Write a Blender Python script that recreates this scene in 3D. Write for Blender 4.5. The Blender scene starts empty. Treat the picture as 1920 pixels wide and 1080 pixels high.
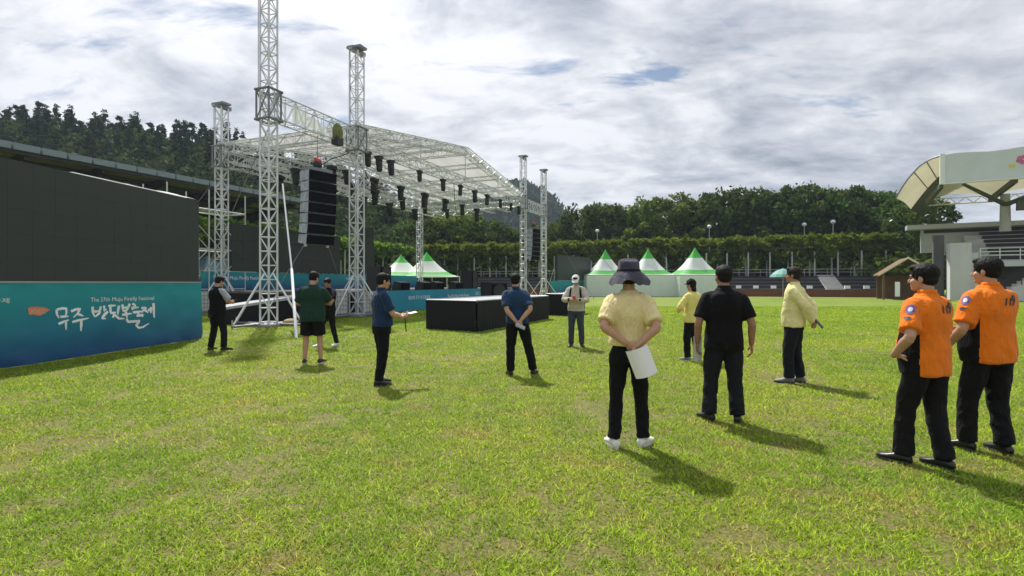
import bpy, bmesh, math, random
import numpy as np
from mathutils import Vector, Matrix, Quaternion, noise
from mathutils.bvhtree import BVHTree

random.seed(7)
R = math.radians
sc = bpy.context.scene
col = sc.collection

# ------------------------------------------------------------------ camera
FPX, CX, HY, EYE = 1000.0, 960.0, 530.0, 1.53        # focal length in photo pixels, centre, horizon row, eye height
cam = bpy.data.cameras.new('camera'); cam_o = bpy.data.objects.new('camera', cam); col.objects.link(cam_o)
cam.sensor_width = 36.0; cam.lens = 36.0 * FPX / 1920.0
cam.shift_y = -(540.0 - HY) / 1920.0
cam.clip_end = 6000; cam.clip_start = 0.05
cam_o.location = (0, 0, EYE); cam_o.rotation_euler = (R(90), 0, 0)
sc.camera = cam_o

# ------------------------------------------------------------------ sky, sun, exposure
SUN = Vector((-0.42, 1.05, 1.65)).normalized()
SUN_EL = math.asin(SUN.z); SUN_AZ = math.atan2(SUN.x, SUN.y)
w = bpy.data.worlds.new('World'); sc.world = w; w.use_nodes = True
nt = w.node_tree; nt.nodes.clear()
def N(t, **k):
    n = nt.nodes.new(t)
    for a, b in k.items(): setattr(n, a, b)
    return n
def L(a, b): nt.links.new(a, b)
def M_(op, a, b=None, c=None, clamp=False):
    n = nt.nodes.new('ShaderNodeMath'); n.operation = op; n.use_clamp = clamp
    for i, v in enumerate((a, b, c)):
        if v is None: continue
        if isinstance(v, (int, float)): n.inputs[i].default_value = v
        else: nt.links.new(v, n.inputs[i])
    return n.outputs[0]
out = N('ShaderNodeOutputWorld'); tc = N('ShaderNodeTexCoord')
sky = N('ShaderNodeTexSky', sky_type='NISHITA'); sky.sun_disc = False
sky.sun_elevation = SUN_EL; sky.sun_rotation = SUN_AZ; sky.altitude = 200
bg1 = N('ShaderNodeBackground'); bg1.inputs[1].default_value = 0.065; L(sky.outputs[0], bg1.inputs[0])
sp = N('ShaderNodeSeparateXYZ'); L(tc.outputs['Generated'], sp.inputs[0])
zz = M_('ADD', M_('MAXIMUM', sp.outputs[2], 0.0), 0.26)
cb = N('ShaderNodeCombineXYZ'); L(M_('DIVIDE', sp.outputs[0], zz), cb.inputs[0]); L(M_('DIVIDE', sp.outputs[1], zz), cb.inputs[1])
def cloud_noise(scale, detail, rough, dist, off, sxy=(1, 1)):
    mp = N('ShaderNodeMapping'); mp.inputs['Location'].default_value = off; mp.inputs['Scale'].default_value = (sxy[0], sxy[1], 1)
    mp.inputs['Rotation'].default_value = (0, 0, R(25))
    L(cb.outputs[0], mp.inputs[0])
    n = N('ShaderNodeTexNoise'); n.inputs['Scale'].default_value = scale; n.inputs['Detail'].default_value = detail
    n.inputs['Roughness'].default_value = rough; n.inputs['Distortion'].default_value = dist; L(mp.outputs[0], n.inputs[0]); return n.outputs[0]
def ramp(src, stops):
    r = N('ShaderNodeValToRGB'); e = r.color_ramp.elements
    e[0].position, e[0].color = stops[0][0], (*stops[0][1], 1); e[1].position, e[1].color = stops[-1][0], (*stops[-1][1], 1)
    for p, c in stops[1:-1]: x = e.new(p); x.color = (*c, 1)
    L(src, r.inputs[0]); return r.outputs[0]
big = cloud_noise(0.75, 4, 0.55, 0.4, (8.37, 18.1, 0.4), (1.0, 1.6))
mid = cloud_noise(2.0, 9, 0.62, 0.6, (1.7, 2.2, 5.1), (1.0, 1.5))
fine = cloud_noise(5.5, 8, 0.6, 0.3, (4.4, 0.3, 2.0), (1.0, 1.4))
mixv = M_('ADD', M_('ADD', M_('MULTIPLY', big, 0.42), M_('MULTIPLY', mid, 0.38)), M_('MULTIPLY', fine, 0.25))
ccol = ramp(mixv, [(0.41, (0.25, 0.28, 0.345)), (0.47, (0.41, 0.44, 0.51)), (0.53, (0.58, 0.60, 0.66)), (0.60, (0.80, 0.805, 0.85))])
# forward scattering: the veil is brighter round the hidden sun
dp = N('ShaderNodeVectorMath', operation='DOT_PRODUCT'); L(tc.outputs['Generated'], dp.inputs[0]); dp.inputs[1].default_value = SUN
glow = M_('ADD', 0.76, M_('MULTIPLY', M_('POWER', M_('MAXIMUM', dp.outputs['Value'], 0.0), 5.0), 0.36))
bg2 = N('ShaderNodeBackground'); L(ccol, bg2.inputs[0]); L(glow, bg2.inputs[1])
hole = cloud_noise(1.5, 8, 0.6, 0.5, (0.35, 3.9, 1.3), (1.0, 1.9))
cov = M_('MULTIPLY', M_('SUBTRACT', hole, 0.335), 10.0, clamp=True)
# a rift in the veil where the photograph shows blue
g = Vector(((1240 - CX) / FPX, 1, (HY - 148) / FPX)).normalized()
gx, gy = g.x / (g.z + 0.26), g.y / (g.z + 0.26)
dx = M_('MULTIPLY', M_('SUBTRACT', cb.outputs[0].node.inputs[0].links[0].from_socket, gx), 5.2)
dy = M_('MULTIPLY', M_('SUBTRACT', cb.outputs[0].node.inputs[1].links[0].from_socket, gy), 11.0)
rr = M_('ADD', M_('SQRT', M_('ADD', M_('MULTIPLY', dx, dx), M_('MULTIPLY', dy, dy))), M_('MULTIPLY', M_('SUBTRACT', mid, 0.5), 5.5))
rift = M_('MULTIPLY', M_('SUBTRACT', rr, 0.22), 2.2, clamp=True)
fac = M_('MULTIPLY', cov, M_('ADD', 0.04, M_('MULTIPLY', rift, 0.96)))
mx = N('ShaderNodeMixShader'); L(fac, mx.inputs[0]); L(bg1.outputs[0], mx.inputs[1]); L(bg2.outputs[0], mx.inputs[2]); L(mx.outputs[0], out.inputs[0])

sun = bpy.data.lights.new('sun', 'SUN'); sun.energy = 4.1; sun.angle = R(1.6); sun.color = (1.0, 0.95, 0.86)
sun_o = bpy.data.objects.new('sun', sun); col.objects.link(sun_o); sun_o.location = (-20, 40, 60)
sun_o.rotation_euler = SUN.to_track_quat('Z', 'Y').to_euler()
sc.view_settings.view_transform = 'Standard'; sc.view_settings.look = 'None'
sc.view_settings.exposure = 0.50; sc.view_settings.gamma = 1.0
sc.cycles.max_bounces = 6; sc.cycles.transparent_max_bounces = 8
sc.cycles.use_denoising = True; sc.cycles.volume_bounces = 0

# ------------------------------------------------------------------ materials
MATS = {}
def mat(name, c=(0.5, 0.5, 0.5), rough=0.7, metal=0.0, var=0.0, vscale=8.0, bump=0.0, bscale=60.0, spec=0.5, trans=0.0, c2=None, coord='Object', sheen=0.0, stretch=(1, 1, 1)):
    if name in MATS: return MATS[name]
    m = bpy.data.materials.new(name); m.use_nodes = True; t = m.node_tree; b = t.nodes['Principled BSDF']
    b.inputs['Base Color'].default_value = (*c, 1); b.inputs['Roughness'].default_value = rough; b.inputs['Metallic'].default_value = metal
    b.inputs['Specular IOR Level'].default_value = spec
    if sheen: b.inputs['Sheen Weight'].default_value = sheen; b.inputs['Sheen Roughness'].default_value = 0.5
    tcn = t.nodes.new('ShaderNodeTexCoord'); mp = t.nodes.new('ShaderNodeMapping'); mp.inputs['Scale'].default_value = stretch
    t.links.new(tcn.outputs[coord], mp.inputs[0])
    if var or c2:
        n = t.nodes.new('ShaderNodeTexNoise'); n.inputs['Scale'].default_value = vscale; n.inputs['Detail'].default_value = 6; n.inputs['Roughness'].default_value = 0.6
        t.links.new(mp.outputs[0], n.inputs[0])
        r = t.nodes.new('ShaderNodeValToRGB'); e = r.color_ramp.elements
        lo = c2 if c2 else tuple(x * (1 - var) for x in c); hi = c if c2 else tuple(min(1, x * (1 + var)) for x in c)
        e[0].position, e[0].color = 0.32, (*lo, 1); e[1].position, e[1].color = 0.68, (*hi, 1)
        t.links.new(n.outputs[0], r.inputs[0]); t.links.new(r.outputs[0], b.inputs['Base Color'])
        rm = t.nodes.new('ShaderNodeMapRange'); rm.inputs[3].default_value = max(0.05, rough - 0.12); rm.inputs[4].default_value = min(1, rough + 0.12)
        t.links.new(n.outputs[0], rm.inputs[0]); t.links.new(rm.outputs[0], b.inputs['Roughness'])
    if bump:
        n2 = t.nodes.new('ShaderNodeTexNoise'); n2.inputs['Scale'].default_value = bscale; n2.inputs['Detail'].default_value = 4
        t.links.new(mp.outputs[0], n2.inputs[0]); bp = t.nodes.new('ShaderNodeBump'); bp.inputs['Strength'].default_value = bump; bp.inputs['Distance'].default_value = 0.02
        t.links.new(n2.outputs[0], bp.inputs['Height']); t.links.new(bp.outputs[0], b.inputs['Normal'])
    if trans:
        tr = t.nodes.new('ShaderNodeBsdfTranslucent'); ms = t.nodes.new('ShaderNodeMixShader'); ms.inputs[0].default_value = trans
        src = b.inputs['Base Color']
        if src.links: t.links.new(src.links[0].from_socket, tr.inputs[0])
        else: tr.inputs[0].default_value = (*c, 1)
        o = t.nodes['Material Output']; t.links.new(b.outputs[0], ms.inputs[1]); t.links.new(tr.outputs[0], ms.inputs[2]); t.links.new(ms.outputs[0], o.inputs[0])
    MATS[name] = m; return m

def leaf_mat(name, lo, hi, trans=0.35):
    """foliage: every leaf has its own tint (random per island), thin enough to let light through"""
    m = bpy.data.materials.new(name); m.use_nodes = True; t = m.node_tree; b = t.nodes['Principled BSDF']; b.inputs['Roughness'].default_value = 0.8
    b.inputs['Specular IOR Level'].default_value = 0.12
    ge = t.nodes.new('ShaderNodeNewGeometry'); r = t.nodes.new('ShaderNodeValToRGB'); e = r.color_ramp.elements
    e[0].color = (*lo, 1); e[1].color = (*hi, 1)
    t.links.new(ge.outputs['Random Per Island'], r.inputs[0])
    oi = t.nodes.new('ShaderNodeObjectInfo'); hs = t.nodes.new('ShaderNodeHueSaturation')
    mr = t.nodes.new('ShaderNodeMapRange'); mr.inputs[3].default_value = 0.475; mr.inputs[4].default_value = 0.515; t.links.new(oi.outputs['Random'], mr.inputs[0]); t.links.new(mr.outputs[0], hs.inputs[0])
    mr2 = t.nodes.new('ShaderNodeMapRange'); mr2.inputs[3].default_value = 0.75; mr2.inputs[4].default_value = 1.25; t.links.new(oi.outputs['Random'], mr2.inputs[0]); t.links.new(mr2.outputs[0], hs.inputs[2])
    t.links.new(r.outputs[0], hs.inputs[4]); t.links.new(hs.outputs[0], b.inputs['Base Color'])
    tr = t.nodes.new('ShaderNodeBsdfTranslucent'); t.links.new(hs.outputs[0], tr.inputs[0])
    ms = t.nodes.new('ShaderNodeMixShader'); ms.inputs[0].default_value = trans
    o = t.nodes['Material Output']; t.links.new(b.outputs[0], ms.inputs[1]); t.links.new(tr.outputs[0], ms.inputs[2]); t.links.new(ms.outputs[0], o.inputs[0])
    MATS[name] = m; return m

def grass_mat(name, blades):
    m = bpy.data.materials.new(name); m.use_nodes = True; t = m.node_tree; b = t.nodes['Principled BSDF']; b.inputs['Roughness'].default_value = 0.75
    b.inputs['Specular IOR Level'].default_value = 0.25
    ge = t.nodes.new('ShaderNodeNewGeometry')
    fl = t.nodes.new('ShaderNodeVectorMath'); fl.operation = 'MULTIPLY'; fl.inputs[1].default_value = (1, 1, 0); t.links.new(ge.outputs['Position'], fl.inputs[0])
    def ns(scale, detail=5, rough=0.6):
        n = t.nodes.new('ShaderNodeTexNoise'); n.inputs['Scale'].default_value = scale; n.inputs['Detail'].default_value = detail; n.inputs['Roughness'].default_value = rough
        t.links.new(fl.outputs[0], n.inputs[0]); return n.outputs[0]
    def rp(src, stops):
        r = t.nodes.new('ShaderNodeValToRGB'); e = r.color_ramp.elements
        e[0].position, e[0].color = stops[0][0], (*stops[0][1], 1); e[1].position, e[1].color = stops[-1][0], (*stops[-1][1], 1)
        for p, c in stops[1:-1]: x = e.new(p); x.color = (*c, 1)
        t.links.new(src, r.inputs[0]); return r.outputs[0]
    def mixc(f, a, c, mode='MIX'):
        n = t.nodes.new('ShaderNodeMix'); n.data_type = 'RGBA'; n.blend_type = mode
        for i, v in ((0, f), (6, a), (7, c)):
            if isinstance(v, float): n.inputs[i].default_value = v
            elif isinstance(v, tuple): n.inputs[i].default_value = (*v, 1)
            else: t.links.new(v, n.inputs[i])
        return n.outputs[2]
    green = rp(ns(0.35, 4), [(0.3, (0.115, 0.20, 0.018)), (0.5, (0.17, 0.245, 0.022)), (0.7, (0.225, 0.275, 0.03))])
    mid_ = rp(ns(2.6, 6), [(0.3, (0.72, 0.78, 0.75)), (0.7, (1.22, 1.16, 1.1))])
    c = mixc(1.0, green, mid_, 'MULTIPLY')
    # worn, dry patches: mostly near the middle and foreground of the lawn
    dry = rp(ns(1.25, 8, 0.72), [(0.52, (0, 0, 0)), (0.68, (0.8, 0.8, 0.8))])
    sx = t.nodes.new('ShaderNodeSeparateXYZ'); t.links.new(ge.outputs['Position'], sx.inputs[0])
    near = t.nodes.new('ShaderNodeMapRange'); near.inputs[1].default_value = 16; near.inputs[2].default_value = 5; near.inputs[3].default_value = 0.25; near.inputs[4].default_value = 1.0; t.links.new(sx.outputs[1], near.inputs[0])
    dm = t.nodes.new('ShaderNodeMath'); dm.operation = 'MULTIPLY'; t.links.new(dry, dm.inputs[0]); t.links.new(near.outputs[0], dm.inputs[1])
    c = mixc(dm.outputs[0], c, (0.27, 0.20, 0.085))
    if blades:
        hv = rp(ge.outputs['Random Per Island'], [(0.0, (0.5, 0.56, 0.5)), (0.6, (1.05, 1.05, 1.0)), (1.0, (1.65, 1.45, 1.4))])
        c = mixc(1.0, c, hv, 'MULTIPLY')
        c = mixc(1.0, c, (1.92, 2.0, 1.38), 'MULTIPLY')
        nv = t.nodes.new('ShaderNodeVectorMath'); nv.operation = 'ADD'; nv.inputs[1].default_value = (0, 0, 1.6); t.links.new(ge.outputs['Normal'], nv.inputs[0]); nz = t.nodes.new('ShaderNodeVectorMath'); nz.operation = 'NORMALIZE'; t.links.new(nv.outputs[0], nz.inputs[0]); t.links.new(nz.outputs[0], b.inputs['Normal'])
        tr = t.nodes.new('ShaderNodeBsdfTranslucent'); t.links.new(c, tr.inputs[0]); ms = t.nodes.new('ShaderNodeMixShader'); ms.inputs[0].default_value = 0.4
        o = t.nodes['Material Output']; t.links.new(b.outputs[0], ms.inputs[1]); t.links.new(tr.outputs[0], ms.inputs[2]); t.links.new(ms.outputs[0], o.inputs[0])
    else:
        tuft = rp(ns(16, 5, 0.7), [(0.32, (0.55, 0.6, 0.5)), (0.62, (1.15, 1.12, 1.1))])
        c = mixc(1.0, c, tuft, 'MULTIPLY')
        soil = rp(ns(5.0, 7, 0.75), [(0.60, (0, 0, 0)), (0.72, (1, 1, 1))])
        sm = t.nodes.new('ShaderNodeMath'); sm.operation = 'MULTIPLY'; t.links.new(soil, sm.inputs[0]); t.links.new(dm.outputs[0], sm.inputs[1])
        c = mixc(sm.outputs[0], c, (0.12, 0.075, 0.04))
        # thatch and soil between the blades of the thin, trodden turf in the foreground
        th = rp(ns(34, 6, 0.8), [(0.38, (0.04, 0.032, 0.016)), (0.5, (0.15, 0.125, 0.04)), (0.64, (0.27, 0.215, 0.085))])
        nr = t.nodes.new('ShaderNodeMapRange'); nr.inputs[1].default_value = 36; nr.inputs[2].default_value = 12; nr.inputs[3].default_value = 0.0; nr.inputs[4].default_value = 0.8; t.links.new(sx.outputs[1], nr.inputs[0])
        c = mixc(nr.outputs[0], c, th)
        bp = t.nodes.new('ShaderNodeBump'); bp.inputs['Strength'].default_value = 0.7; bp.inputs['Distance'].default_value = 0.03; t.links.new(ns(22, 6, 0.75), bp.inputs['Height']); t.links.new(bp.outputs[0], b.inputs['Normal'])
    t.links.new(c, b.inputs['Base Color']); MATS[name] = m; return m

def banner_mat(name):
    m = bpy.data.materials.new(name); m.use_nodes = True; t = m.node_tree; b = t.nodes['Principled BSDF']; b.inputs['Roughness'].default_value = 0.55
    tcn = t.nodes.new('ShaderNodeTexCoord'); s = t.nodes.new('ShaderNodeSeparateXYZ'); t.links.new(tcn.outputs['Generated'], s.inputs[0])
    n = t.nodes.new('ShaderNodeTexNoise'); n.inputs['Scale'].default_value = 1.3; t.links.new(tcn.outputs['Object'], n.inputs[0])
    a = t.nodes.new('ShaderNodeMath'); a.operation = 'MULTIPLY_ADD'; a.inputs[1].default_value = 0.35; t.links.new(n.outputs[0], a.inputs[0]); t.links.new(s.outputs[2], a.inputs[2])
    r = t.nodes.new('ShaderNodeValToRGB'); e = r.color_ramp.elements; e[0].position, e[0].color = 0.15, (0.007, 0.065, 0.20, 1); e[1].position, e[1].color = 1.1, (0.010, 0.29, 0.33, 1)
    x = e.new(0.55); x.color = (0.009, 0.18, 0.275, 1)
    t.links.new(a.outputs[0], r.inputs[0]); t.links.new(r.outputs[0], b.inputs['Base Color']); MATS[name] = m; return m

mat('aluminium', (0.64, 0.66, 0.68), 0.42, 0.45, var=0.12, vscale=3)
mat('alu_dark', (0.22, 0.23, 0.25), 0.5, 0.5, var=0.2, vscale=4)
mat('steel', (0.42, 0.43, 0.44), 0.45, 0.7, var=0.15)
mat('white_pole', (0.75, 0.76, 0.77), 0.4, var=0.05)
mat('membrane', (0.58, 0.58, 0.57), 0.7, var=0.08, vscale=1.0, trans=0.42)
mat('stand_membrane', (0.72, 0.70, 0.59), 0.7, var=0.04, vscale=0.6, trans=0.55)
mat('fascia', (0.58, 0.63, 0.64), 0.6, var=0.05, vscale=0.8)
mat('white_trim', (0.72, 0.75, 0.72), 0.5)
mat('led', (0.034, 0.040, 0.037), 0.55, var=0.12, vscale=30, bump=0.15, bscale=300)
mat('led_frame', (0.02, 0.02, 0.022), 0.6)
mat('black_cloth', (0.008, 0.0085, 0.011), 0.75, var=0.25, vscale=6, spec=0.3)
mat('black_plastic', (0.012, 0.013, 0.015), 0.45, var=0.2, vscale=12)
mat('speaker_front', (0.0035, 0.004, 0.007), 0.85, spec=0.15, var=0.15, bump=0.25, bscale=120)
mat('speaker_side', (0.34, 0.38, 0.44), 0.5, var=0.35, vscale=5)
mat('deck', (0.10, 0.10, 0.105), 0.6, var=0.2)
mat('deck_edge', (0.45, 0.46, 0.48), 0.4, 0.5)
mat('silver_board', (0.36, 0.37, 0.40), 0.45, 0.3, var=0.15)
mat('concrete', (0.42, 0.43, 0.42), 0.85, var=0.14, vscale=0.8, bump=0.2, bscale=12)
mat('concrete_light', (0.56, 0.57, 0.57), 0.8, var=0.1, vscale=0.9)
mat('concrete_dark', (0.10, 0.10, 0.10), 0.85, var=0.2, vscale=1.0)
mat('seat_dark', (0.025, 0.023, 0.028), 0.7, var=0.2)
mat('brick', (0.17, 0.062, 0.042), 0.85, var=0.2, vscale=4)
mat('mortar', (0.12, 0.07, 0.055), 0.9)
mat('tent_white', (0.80, 0.83, 0.83), 0.6, var=0.03, vscale=2, trans=0.35)
mat('tent_green', (0.10, 0.52, 0.09), 0.6, var=0.06, vscale=2, trans=0.35)
mat('tent_blue', (0.35, 0.55, 0.68), 0.6, trans=0.3)
mat('bark', (0.085, 0.065, 0.05), 0.9, var=0.3, vscale=3, bump=0.4, bscale=10)
mat('bark_pale', (0.30, 0.28, 0.24), 0.9, var=0.2, vscale=2)
mat('wood_brown', (0.16, 0.085, 0.045), 0.8, var=0.2, vscale=3)
mat('cream', (0.62, 0.56, 0.42), 0.6)
mat('roof_metal', (0.20, 0.24, 0.26), 0.45, 0.3, var=0.12, vscale=0.6)
mat('soffit', (0.27, 0.24, 0.12), 0.8, var=0.25, vscale=0.4)
mat('beam_dark', (0.035, 0.035, 0.035), 0.7)
mat('paper', (0.80, 0.80, 0.82), 0.7)
mat('print_white', (0.90, 0.92, 0.94), 0.6)
mat('print_orange', (0.78, 0.24, 0.11), 0.6, var=0.25, vscale=6)
mat('print_black', (0.02, 0.02, 0.025), 0.6)
mat('patch_blue', (0.16, 0.10, 0.30), 0.6, var=0.4, vscale=60)
mat('patch_red', (0.55, 0.05, 0.04), 0.6)
mat('flower_pink', (0.52, 0.13, 0.26), 0.6, var=0.3, vscale=3)
mat('flower_yellow', (0.60, 0.52, 0.10), 0.6, var=0.3, vscale=3)
mat('wire', (0.20, 0.20, 0.21), 0.5, 0.4)
mat('ibc', (0.70, 0.72, 0.70), 0.5, var=0.05, vscale=4)
mat('olive', (0.16, 0.17, 0.05), 0.8, var=0.3, vscale=8)
mat('parasol', (0.22, 0.50, 0.45), 0.6, trans=0.3)
mat('sand', (0.35, 0.27, 0.15), 0.9, var=0.2)
mat('blue_cloth', (0.02, 0.07, 0.32), 0.7, var=0.2)
mat('lamp_glass', (0.85, 0.87, 0.9), 0.3)
mat('skin', (0.47, 0.265, 0.175), 0.5, var=0.10, vscale=14, bump=0.05, bscale=90)
mat('skin_tan', (0.33, 0.175, 0.115), 0.5, var=0.12, vscale=14, bump=0.05, bscale=90)
mat('skin_fair', (0.56, 0.34, 0.25), 0.5, var=0.08, vscale=14, bump=0.05, bscale=90)
mat('hair', (0.006, 0.0055, 0.0055), 0.65, var=0.35, vscale=40, spec=0.25, bump=0.5, bscale=70, stretch=(1, 1, 0.25))
mat('hair_brown', (0.018, 0.011, 0.009), 0.65, var=0.35, vscale=40, spec=0.25, bump=0.5, bscale=70, stretch=(1, 1, 0.25))
mat('eye', (0.03, 0.02, 0.018), 0.15)
mat('sole', (0.05, 0.05, 0.05), 0.8)
mat('sole_white', (0.7, 0.7, 0.68), 0.7)
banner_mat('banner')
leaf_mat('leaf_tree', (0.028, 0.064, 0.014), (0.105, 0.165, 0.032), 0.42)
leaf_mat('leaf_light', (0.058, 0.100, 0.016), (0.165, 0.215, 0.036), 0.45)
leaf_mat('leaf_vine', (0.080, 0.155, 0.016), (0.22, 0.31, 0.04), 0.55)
leaf_mat('leaf_pine', (0.016, 0.036, 0.020), (0.042, 0.072, 0.032), 0.25)
leaf_mat('leaf_hill', (0.028, 0.062, 0.022), (0.080, 0.130, 0.036), 0.3)
grass_mat('turf', False); grass_mat('blades', True)
def fabric(name, c, rough=0.85, var=0.08, sheen=None):
    sheen = (0.02 if max(c) < .06 else 0.12) if sheen is None else sheen; c = tuple(q * .7 for q in c) if max(c) < .035 else c
    m = mat(name, c, rough, var=var, vscale=10, bump=0.12, bscale=350, spec=0.15, sheen=sheen); t = m.node_tree
    # creases in the cloth
    wn = t.nodes.new('ShaderNodeTexNoise'); wn.inputs['Scale'].default_value = 9; wn.inputs['Detail'].default_value = 3; wn.inputs['Distortion'].default_value = 1.4; mp = t.nodes.new('ShaderNodeMapping'); mp.inputs['Scale'].default_value = (1.5, 1.5, .7); mp.inputs['Rotation'].default_value = (.3, .5, 0)
    tc_ = t.nodes.new('ShaderNodeTexCoord'); t.links.new(tc_.outputs['Object'], mp.inputs[0]); t.links.new(mp.outputs[0], wn.inputs[0]); b2 = t.nodes.new('ShaderNodeBump'); b2.inputs['Strength'].default_value = 0.55; b2.inputs['Distance'].default_value = 0.05; t.links.new(wn.outputs[0], b2.inputs['Height'])
    pb = t.nodes['Principled BSDF']; t.links.new(pb.inputs['Normal'].links[0].from_socket, b2.inputs['Normal']); t.links.new(b2.outputs[0], pb.inputs['Normal']); return m

# ------------------------------------------------------------------ mesh helpers
def link(o, parent=None, mtx=None):
    col.objects.link(o)
    if parent is not None: o.parent = parent
    if mtx is not None: o.matrix_basis = mtx
    return o
def tag(o, label, cat, group=None):
    o['label'] = label; o['category'] = cat
    if group: o['group'] = group
    return o
def thing(name, label, cat, loc=(0, 0, 0), rz=0.0, group=None):
    o = bpy.data.objects.new(name, None); o.empty_display_size = 0.2; col.objects.link(o)
    o.location = loc; o.rotation_euler = (0, 0, rz); return tag(o, label, cat, group)
def structure(o): o['kind'] = 'structure'; return o
def stuff(o): o['kind'] = 'stuff'; return o
def W(x, y, Y): return Vector(((x - CX) / FPX * Y, Y, EYE + (HY - y) / FPX * Y))
def G(x, y): Y = EYE * FPX / (y - HY); return Vector(((x - CX) / FPX * Y, Y, 0))

class MB:
    def __init__(s): s.v = []; s.f = []; s.mi = []
    def add(s, vs, fs, mi=0):
        o = len(s.v); s.v.extend(tuple(v) for v in vs); s.f.extend(tuple(i + o for i in f) for f in fs); s.mi.extend([mi] * len(fs)); return s
    def box(s, c, d, rot=None, mi=0):
        vs = []
        for x in (-.5, .5):
            for y in (-.5, .5):
                for z in (-.5, .5):
                    p = Vector((x * d[0], y * d[1], z * d[2]))
                    if rot is not None: p = rot @ p
                    vs.append(p + Vector(c))
        return s.add(vs, [(0, 1, 3, 2), (4, 6, 7, 5), (0, 4, 5, 1), (2, 3, 7, 6), (0, 2, 6, 4), (1, 5, 7, 3)], mi)
    def hexa(s, lo, hi, mi=0):
        """prism between two polygons with equal counts"""
        n = len(lo); vs = list(lo) + list(hi)
        fs = [tuple(reversed(range(n))), tuple(range(n, 2 * n))] + [(i, (i + 1) % n, n + (i + 1) % n, n + i) for i in range(n)]
        return s.add(vs, fs, mi)
    def tube(s, p, q, r, n=6, mi=0, r2=None):
        p, q = Vector(p), Vector(q); d = q - p
        if d.length < 1e-6: return s
        d.normalize(); u = d.orthogonal().normalized(); v = d.cross(u); r2 = r if r2 is None else r2
        vs = [p + (u * math.cos(a) + v * math.sin(a)) * r for a in (2 * math.pi * i / n for i in range(n))] + [q + (u * math.cos(a) + v * math.sin(a)) * r2 for a in (2 * math.pi * i / n for i in range(n))]
        return s.hexa(vs[:n], vs[n:], mi)
    def path(s, pts, radii, n=8, mi=0):
        for i in range(len(pts) - 1): s.tube(pts[i], pts[i + 1], radii[i], n, mi, radii[i + 1])
        return s
    def lathe(s, prof, n=24, c=(0, 0, 0), mi=0):
        vs = []; fs = []; c = Vector(c)
        for r, z in prof:
            for k in range(n): a = 2 * math.pi * k / n; vs.append(c + Vector((r * math.cos(a), r * math.sin(a), z)))
        for i in range(len(prof) - 1):
            for k in range(n): fs.append((i * n + k, i * n + (k + 1) % n, (i + 1) * n + (k + 1) % n, (i + 1) * n + k))
        fs.append(tuple(reversed(range(n)))); fs.append(tuple(range((len(prof) - 1) * n, len(prof) * n)))
        return s.add(vs, fs, mi)
    def loft(s, rings, mi=0):
        n = len(rings[0]); vs = [p for r in rings for p in r]; fs = []
        for i in range(len(rings) - 1):
            for k in range(n): fs.append((i * n + k, i * n + (k + 1) % n, (i + 1) * n + (k + 1) % n, (i + 1) * n + k))
        fs.append(tuple(reversed(range(n)))); fs.append(tuple(range((len(rings) - 1) * n, len(rings) * n)))
        return s.add(vs, fs, mi)
    def ell(s, c, rad, n=14, m=9, rot=None, mi=0):
        c = Vector(c); rings = []
        for i in range(m):
            t = math.pi * (i + 0.5) / m; ring = []
            for k in range(n):
                a = 2 * math.pi * k / n; p = Vector((math.sin(t) * math.cos(a) * rad[0], math.sin(t) * math.sin(a) * rad[1], -math.cos(t) * rad[2]))
                if rot is not None: p = rot @ p
                ring.append(c + p)
            rings.append(ring)
        return s.loft(rings, mi)
    def mesh(s, name, mats, smooth=False):
        me = bpy.data.meshes.new(name); me.from_pydata(s.v, [], s.f)
        for m in (mats if isinstance(mats, (list, tuple)) else [mats]): me.materials.append(MATS[m] if isinstance(m, str) else m)
        if any(s.mi): me.polygons.foreach_set('material_index', s.mi)
        if smooth: me.polygons.foreach_set('use_smooth', [True] * len(me.polygons))
        me.update(); return me
    def build(s, name, mats, parent=None, smooth=False, mtx=None):
        bm = bmesh.new(); me = s.mesh(name, mats, smooth); bm.from_mesh(me); bmesh.ops.recalc_face_normals(bm, faces=bm.faces); bm.to_mesh(me); bm.free()
        return link(bpy.data.objects.new(name, me), parent, mtx)
def obj(name, me, parent=None, mtx=None): return link(bpy.data.objects.new(name, me), parent, mtx)
def np_mesh(name, v, f, m, smooth=False):
    v = np.asarray(v, np.float32); f = np.asarray(f, np.int32); me = bpy.data.meshes.new(name); k = f.shape[1]
    me.vertices.add(len(v)); me.vertices.foreach_set('co', v.ravel()); me.loops.add(f.size); me.loops.foreach_set('vertex_index', f.ravel())
    me.polygons.add(len(f)); me.polygons.foreach_set('loop_start', np.arange(0, f.size, k, dtype=np.int32)); me.polygons.foreach_set('loop_total', np.full(len(f), k, np.int32))
    if smooth: me.polygons.foreach_set('use_smooth', np.ones(len(f), bool))
    me.materials.append(MATS[m]); me.update(calc_edges=True); me.validate(); return me
ROD = {}
def rod_mesh(m, n=8):
    if (m, n) not in ROD:
        b = MB(); b.tube((0, 0, 0), (0, 0, 1), 1.0, n); ROD[(m, n)] = b.mesh('rod', m)
    return ROD[(m, n)]
def rod(name, p, q, r, parent, m='aluminium', n=8):
    p, q = Vector(p), Vector(q); d = q - p
    mt = Matrix.Translation(p) @ d.to_track_quat('Z', 'Y').to_matrix().to_4x4() @ Matrix.Diagonal((r, r, d.length, 1))
    return obj(name, rod_mesh(m, n), parent, mt)
BOXM = {}
def box_mesh(m):
    if m not in BOXM: BOXM[m] = MB().box((0, 0, 0), (1, 1, 1)).mesh('block', m)
    return BOXM[m]
def block(name, c, d, parent, m, rz=0.0):
    return obj(name, box_mesh(m), parent, Matrix.Translation(Vector(c)) @ Matrix.Rotation(rz, 4, 'Z') @ Matrix.Diagonal((d[0], d[1], d[2], 1)))
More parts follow.
